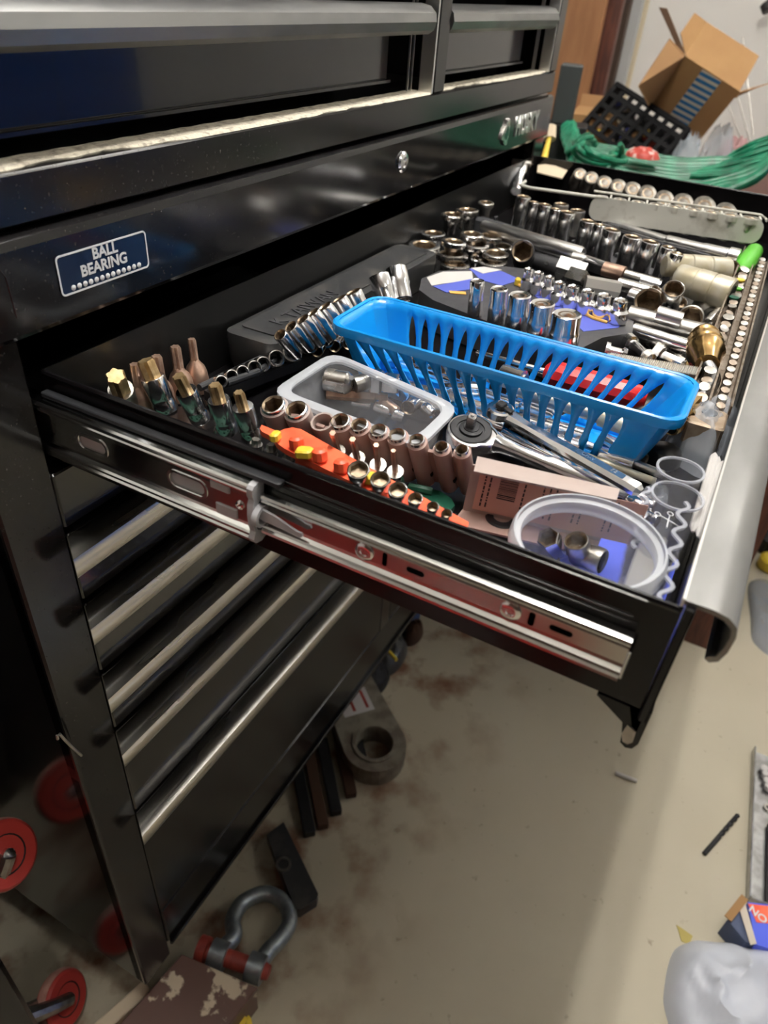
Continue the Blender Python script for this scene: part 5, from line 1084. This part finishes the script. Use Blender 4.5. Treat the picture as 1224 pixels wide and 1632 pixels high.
# cardboard box with striped tape
E1, E2, E3 = Vector((.156, -.912, -.379)), Vector((.494, .404, -.77)), Vector((.855, -.067, .513))
PB = Vector((1.9327, -.0741, 1.1303)); L1, L2b, L3 = .156, .166, .136
box_ = thing('cardboard_box', 'open cardboard box with blue striped tape tilted on the clutter', 'box', PB)
WB = Matrix(((E1.x, E2.x, E3.x, PB.x), (E1.y, E2.y, E3.y, PB.y), (E1.z, E2.z, E3.z, PB.z), (0, 0, 0, 1)))
t = .003
G().box(0, L1, 0, L2b, 0, t, 0).obj('side_panel', CARD, box_, WB)
G().box(0, L1, 0, t, t, L3, 0).obj('side_panel', CARD, box_, WB)
G().box(0, L1, L2b-t, L2b, t, L3, 0).obj('side_panel', CARD, box_, WB)
G().box(0, L1, t, L2b-t, L3-t, L3, 0).obj('side_panel', CARD, box_, WB)
G().box(L1-t, L1, t, L2b-t, t, L3-t, 0).obj('bottom_panel', CARD, box_, WB)
def flap(P, Q, tip1, tip2, m_=CARDD):
    pts = [Vector(P), Vector(Q), Vector(tip1), Vector(tip2)]
    n = (pts[1]-pts[0]).cross(pts[3]-pts[0]).normalized()*.003
    return G().loft([[tuple(p) for p in pts], [tuple(p+n) for p in pts]]).obj('flap', m_, box_, WB)
def flap_uv(P, Q, uvq, uvp, depth, m_=CARDD):
    iw = WB.inverted(); return flap(P, Q, iw @ far(*uvq, depth), iw @ far(*uvp, depth), m_)
dP = (Vector(PB)-CAM).dot(ray(612, 816).normalized())
flap_uv((0, 0, 0), (0, L2b, 0), (1017, 138), (1067, 62), 1.72)
flap_uv((0, 0, 0), (0, .012, 0), (1050, 12), (1062, 14), 1.72, mat('dark_cardboard', (.10, .055, .03), .85))
flap_uv((0, 0, L3), (0, 0, 0), (1085, 52), (1107, 20), 1.80, CARD)
flap_uv((L1, 0, 0), (L1, L2b*.12, 0), (1183, 146), (1226, 132), 1.80, CARD)
tpz = G().box(L1*.33, L1*.68, .004, L2b-.002, -.0006, -.0001, 0).obj('tape', TAPEW, box_, WB)
for k in range(9):
    y = .010+k*.0172
    g = G(); g.add([(L1*.33, y, -.0008), (L1*.68, y-.005, -.0008), (L1*.68, y+.004, -.0008), (L1*.33, y+.009, -.0008)], [(0, 1, 2, 3)]).obj('tape_stripe', TAPEB, tpz, WB)
# bags and bits right of the crate
def far_bag(name, c, w_, h_, dep, m_, label, seed, cat='bag'):
    q = far(c[0], c[1], dep); o = bag(name, [(q.x+w_*.8*cos(t), q.y+w_*sin(t)) for t in [2*pi*j/8 for j in range(8)]], q.z-h_*.6, h_, m_, label, seed, cat=cat); return o
far_bag('red_bag', (1026, 240), .036, .020, 1.50, mat('red_net', (.45, .05, .035), .45, col2=(.6, .45, .42), scale=60, thr=(.5, .6)), 'red and white net bag lying on the green cord', 31)
for nm, c, w_, h_, dep, m_, lb_, sd_ in (('clear_bag', (1100, 236), .055, .09, 1.66, BAGM, 'clear plastic bag slumped below the cardboard box', 33), ('clear_bag', (1150, 222), .055, .11, 1.90, BAGM, 'clear plastic bag nearer the white wall', 34)):
    q = far(*c, dep); bag(nm, [(q.x+w_*.8*cos(t), q.y+w_*sin(t)) for t in [2*pi*j/8 for j in range(8)]], BT+.001, q.z-BT+h_*.4, m_, lb_, sd_)
q = far(1175, 226, 2.12)
bag('pink_cloth', [(q.x+.05*cos(t), q.y+.06*sin(t)) for t in [2*pi*j/8 for j in range(8)]], BT+.001, q.z-BT+.02, mat('dusty_pink', (.5, .3, .3), .7), 'dusty pink cloth heaped by the white wall', 35, cat='cloth')
for k, (u0, v0, u1, v1) in enumerate([(1160, 165, 1182, 225), (1172, 140, 1196, 228), (1184, 60, 1200, 215)]):
    rod('wire_rod', far(u0, v0, 2.2), far(u1, v1, 2.2), .0022, NICK, '%s thin wire leaning on the white wall' % ORD[k], 'wire', 'thin wires leaning on the wall', seg=6)
# leaning boards behind
def board(name, u0, u1, ztop, x, th, m_, label, cat='board'):
    a = atx(u0, 100, x); b = atx(u1, 100, x)
    y0, y1 = min(a.y, b.y), max(a.y, b.y)
    return tag(G().box(x, x+th, y0, y1, BT+.001, ztop, .002).obj(name, m_), label, cat)
board('plywood_board', 880, 947, 2.1, 2.30, .02, PLY, 'tan plywood sheet leaning behind the cabinet corner')
board('red_board', 946, 972, 2.0, 2.34, .03, WOODR, 'dark red brown board next to the plywood sheet')
board('dark_board', 971, 984, 1.9, 2.42, .03, mat('dark_brown_wood', (.05, .03, .02), .6), 'narrow dark brown board next to the red one')
board('grey_board', 984, 1002, 2.1, 2.50, .03, mat('pale_grey_board', (.42, .43, .42), .6), 'pale grey board standing against the wall')
board('cream_strip', 1003, 1011, 2.2, 2.55, .02, mat('cream_trim', (.62, .54, .38), .5), 'narrow cream trim strip at the edge of the white wall', 'trim')
rod('hanging_knob', far(1222, 5, 2.2), far(1226, 16, 2.2), .02, IMPACT, 'dark round thing hanging at the top right', 'knob', seg=16)
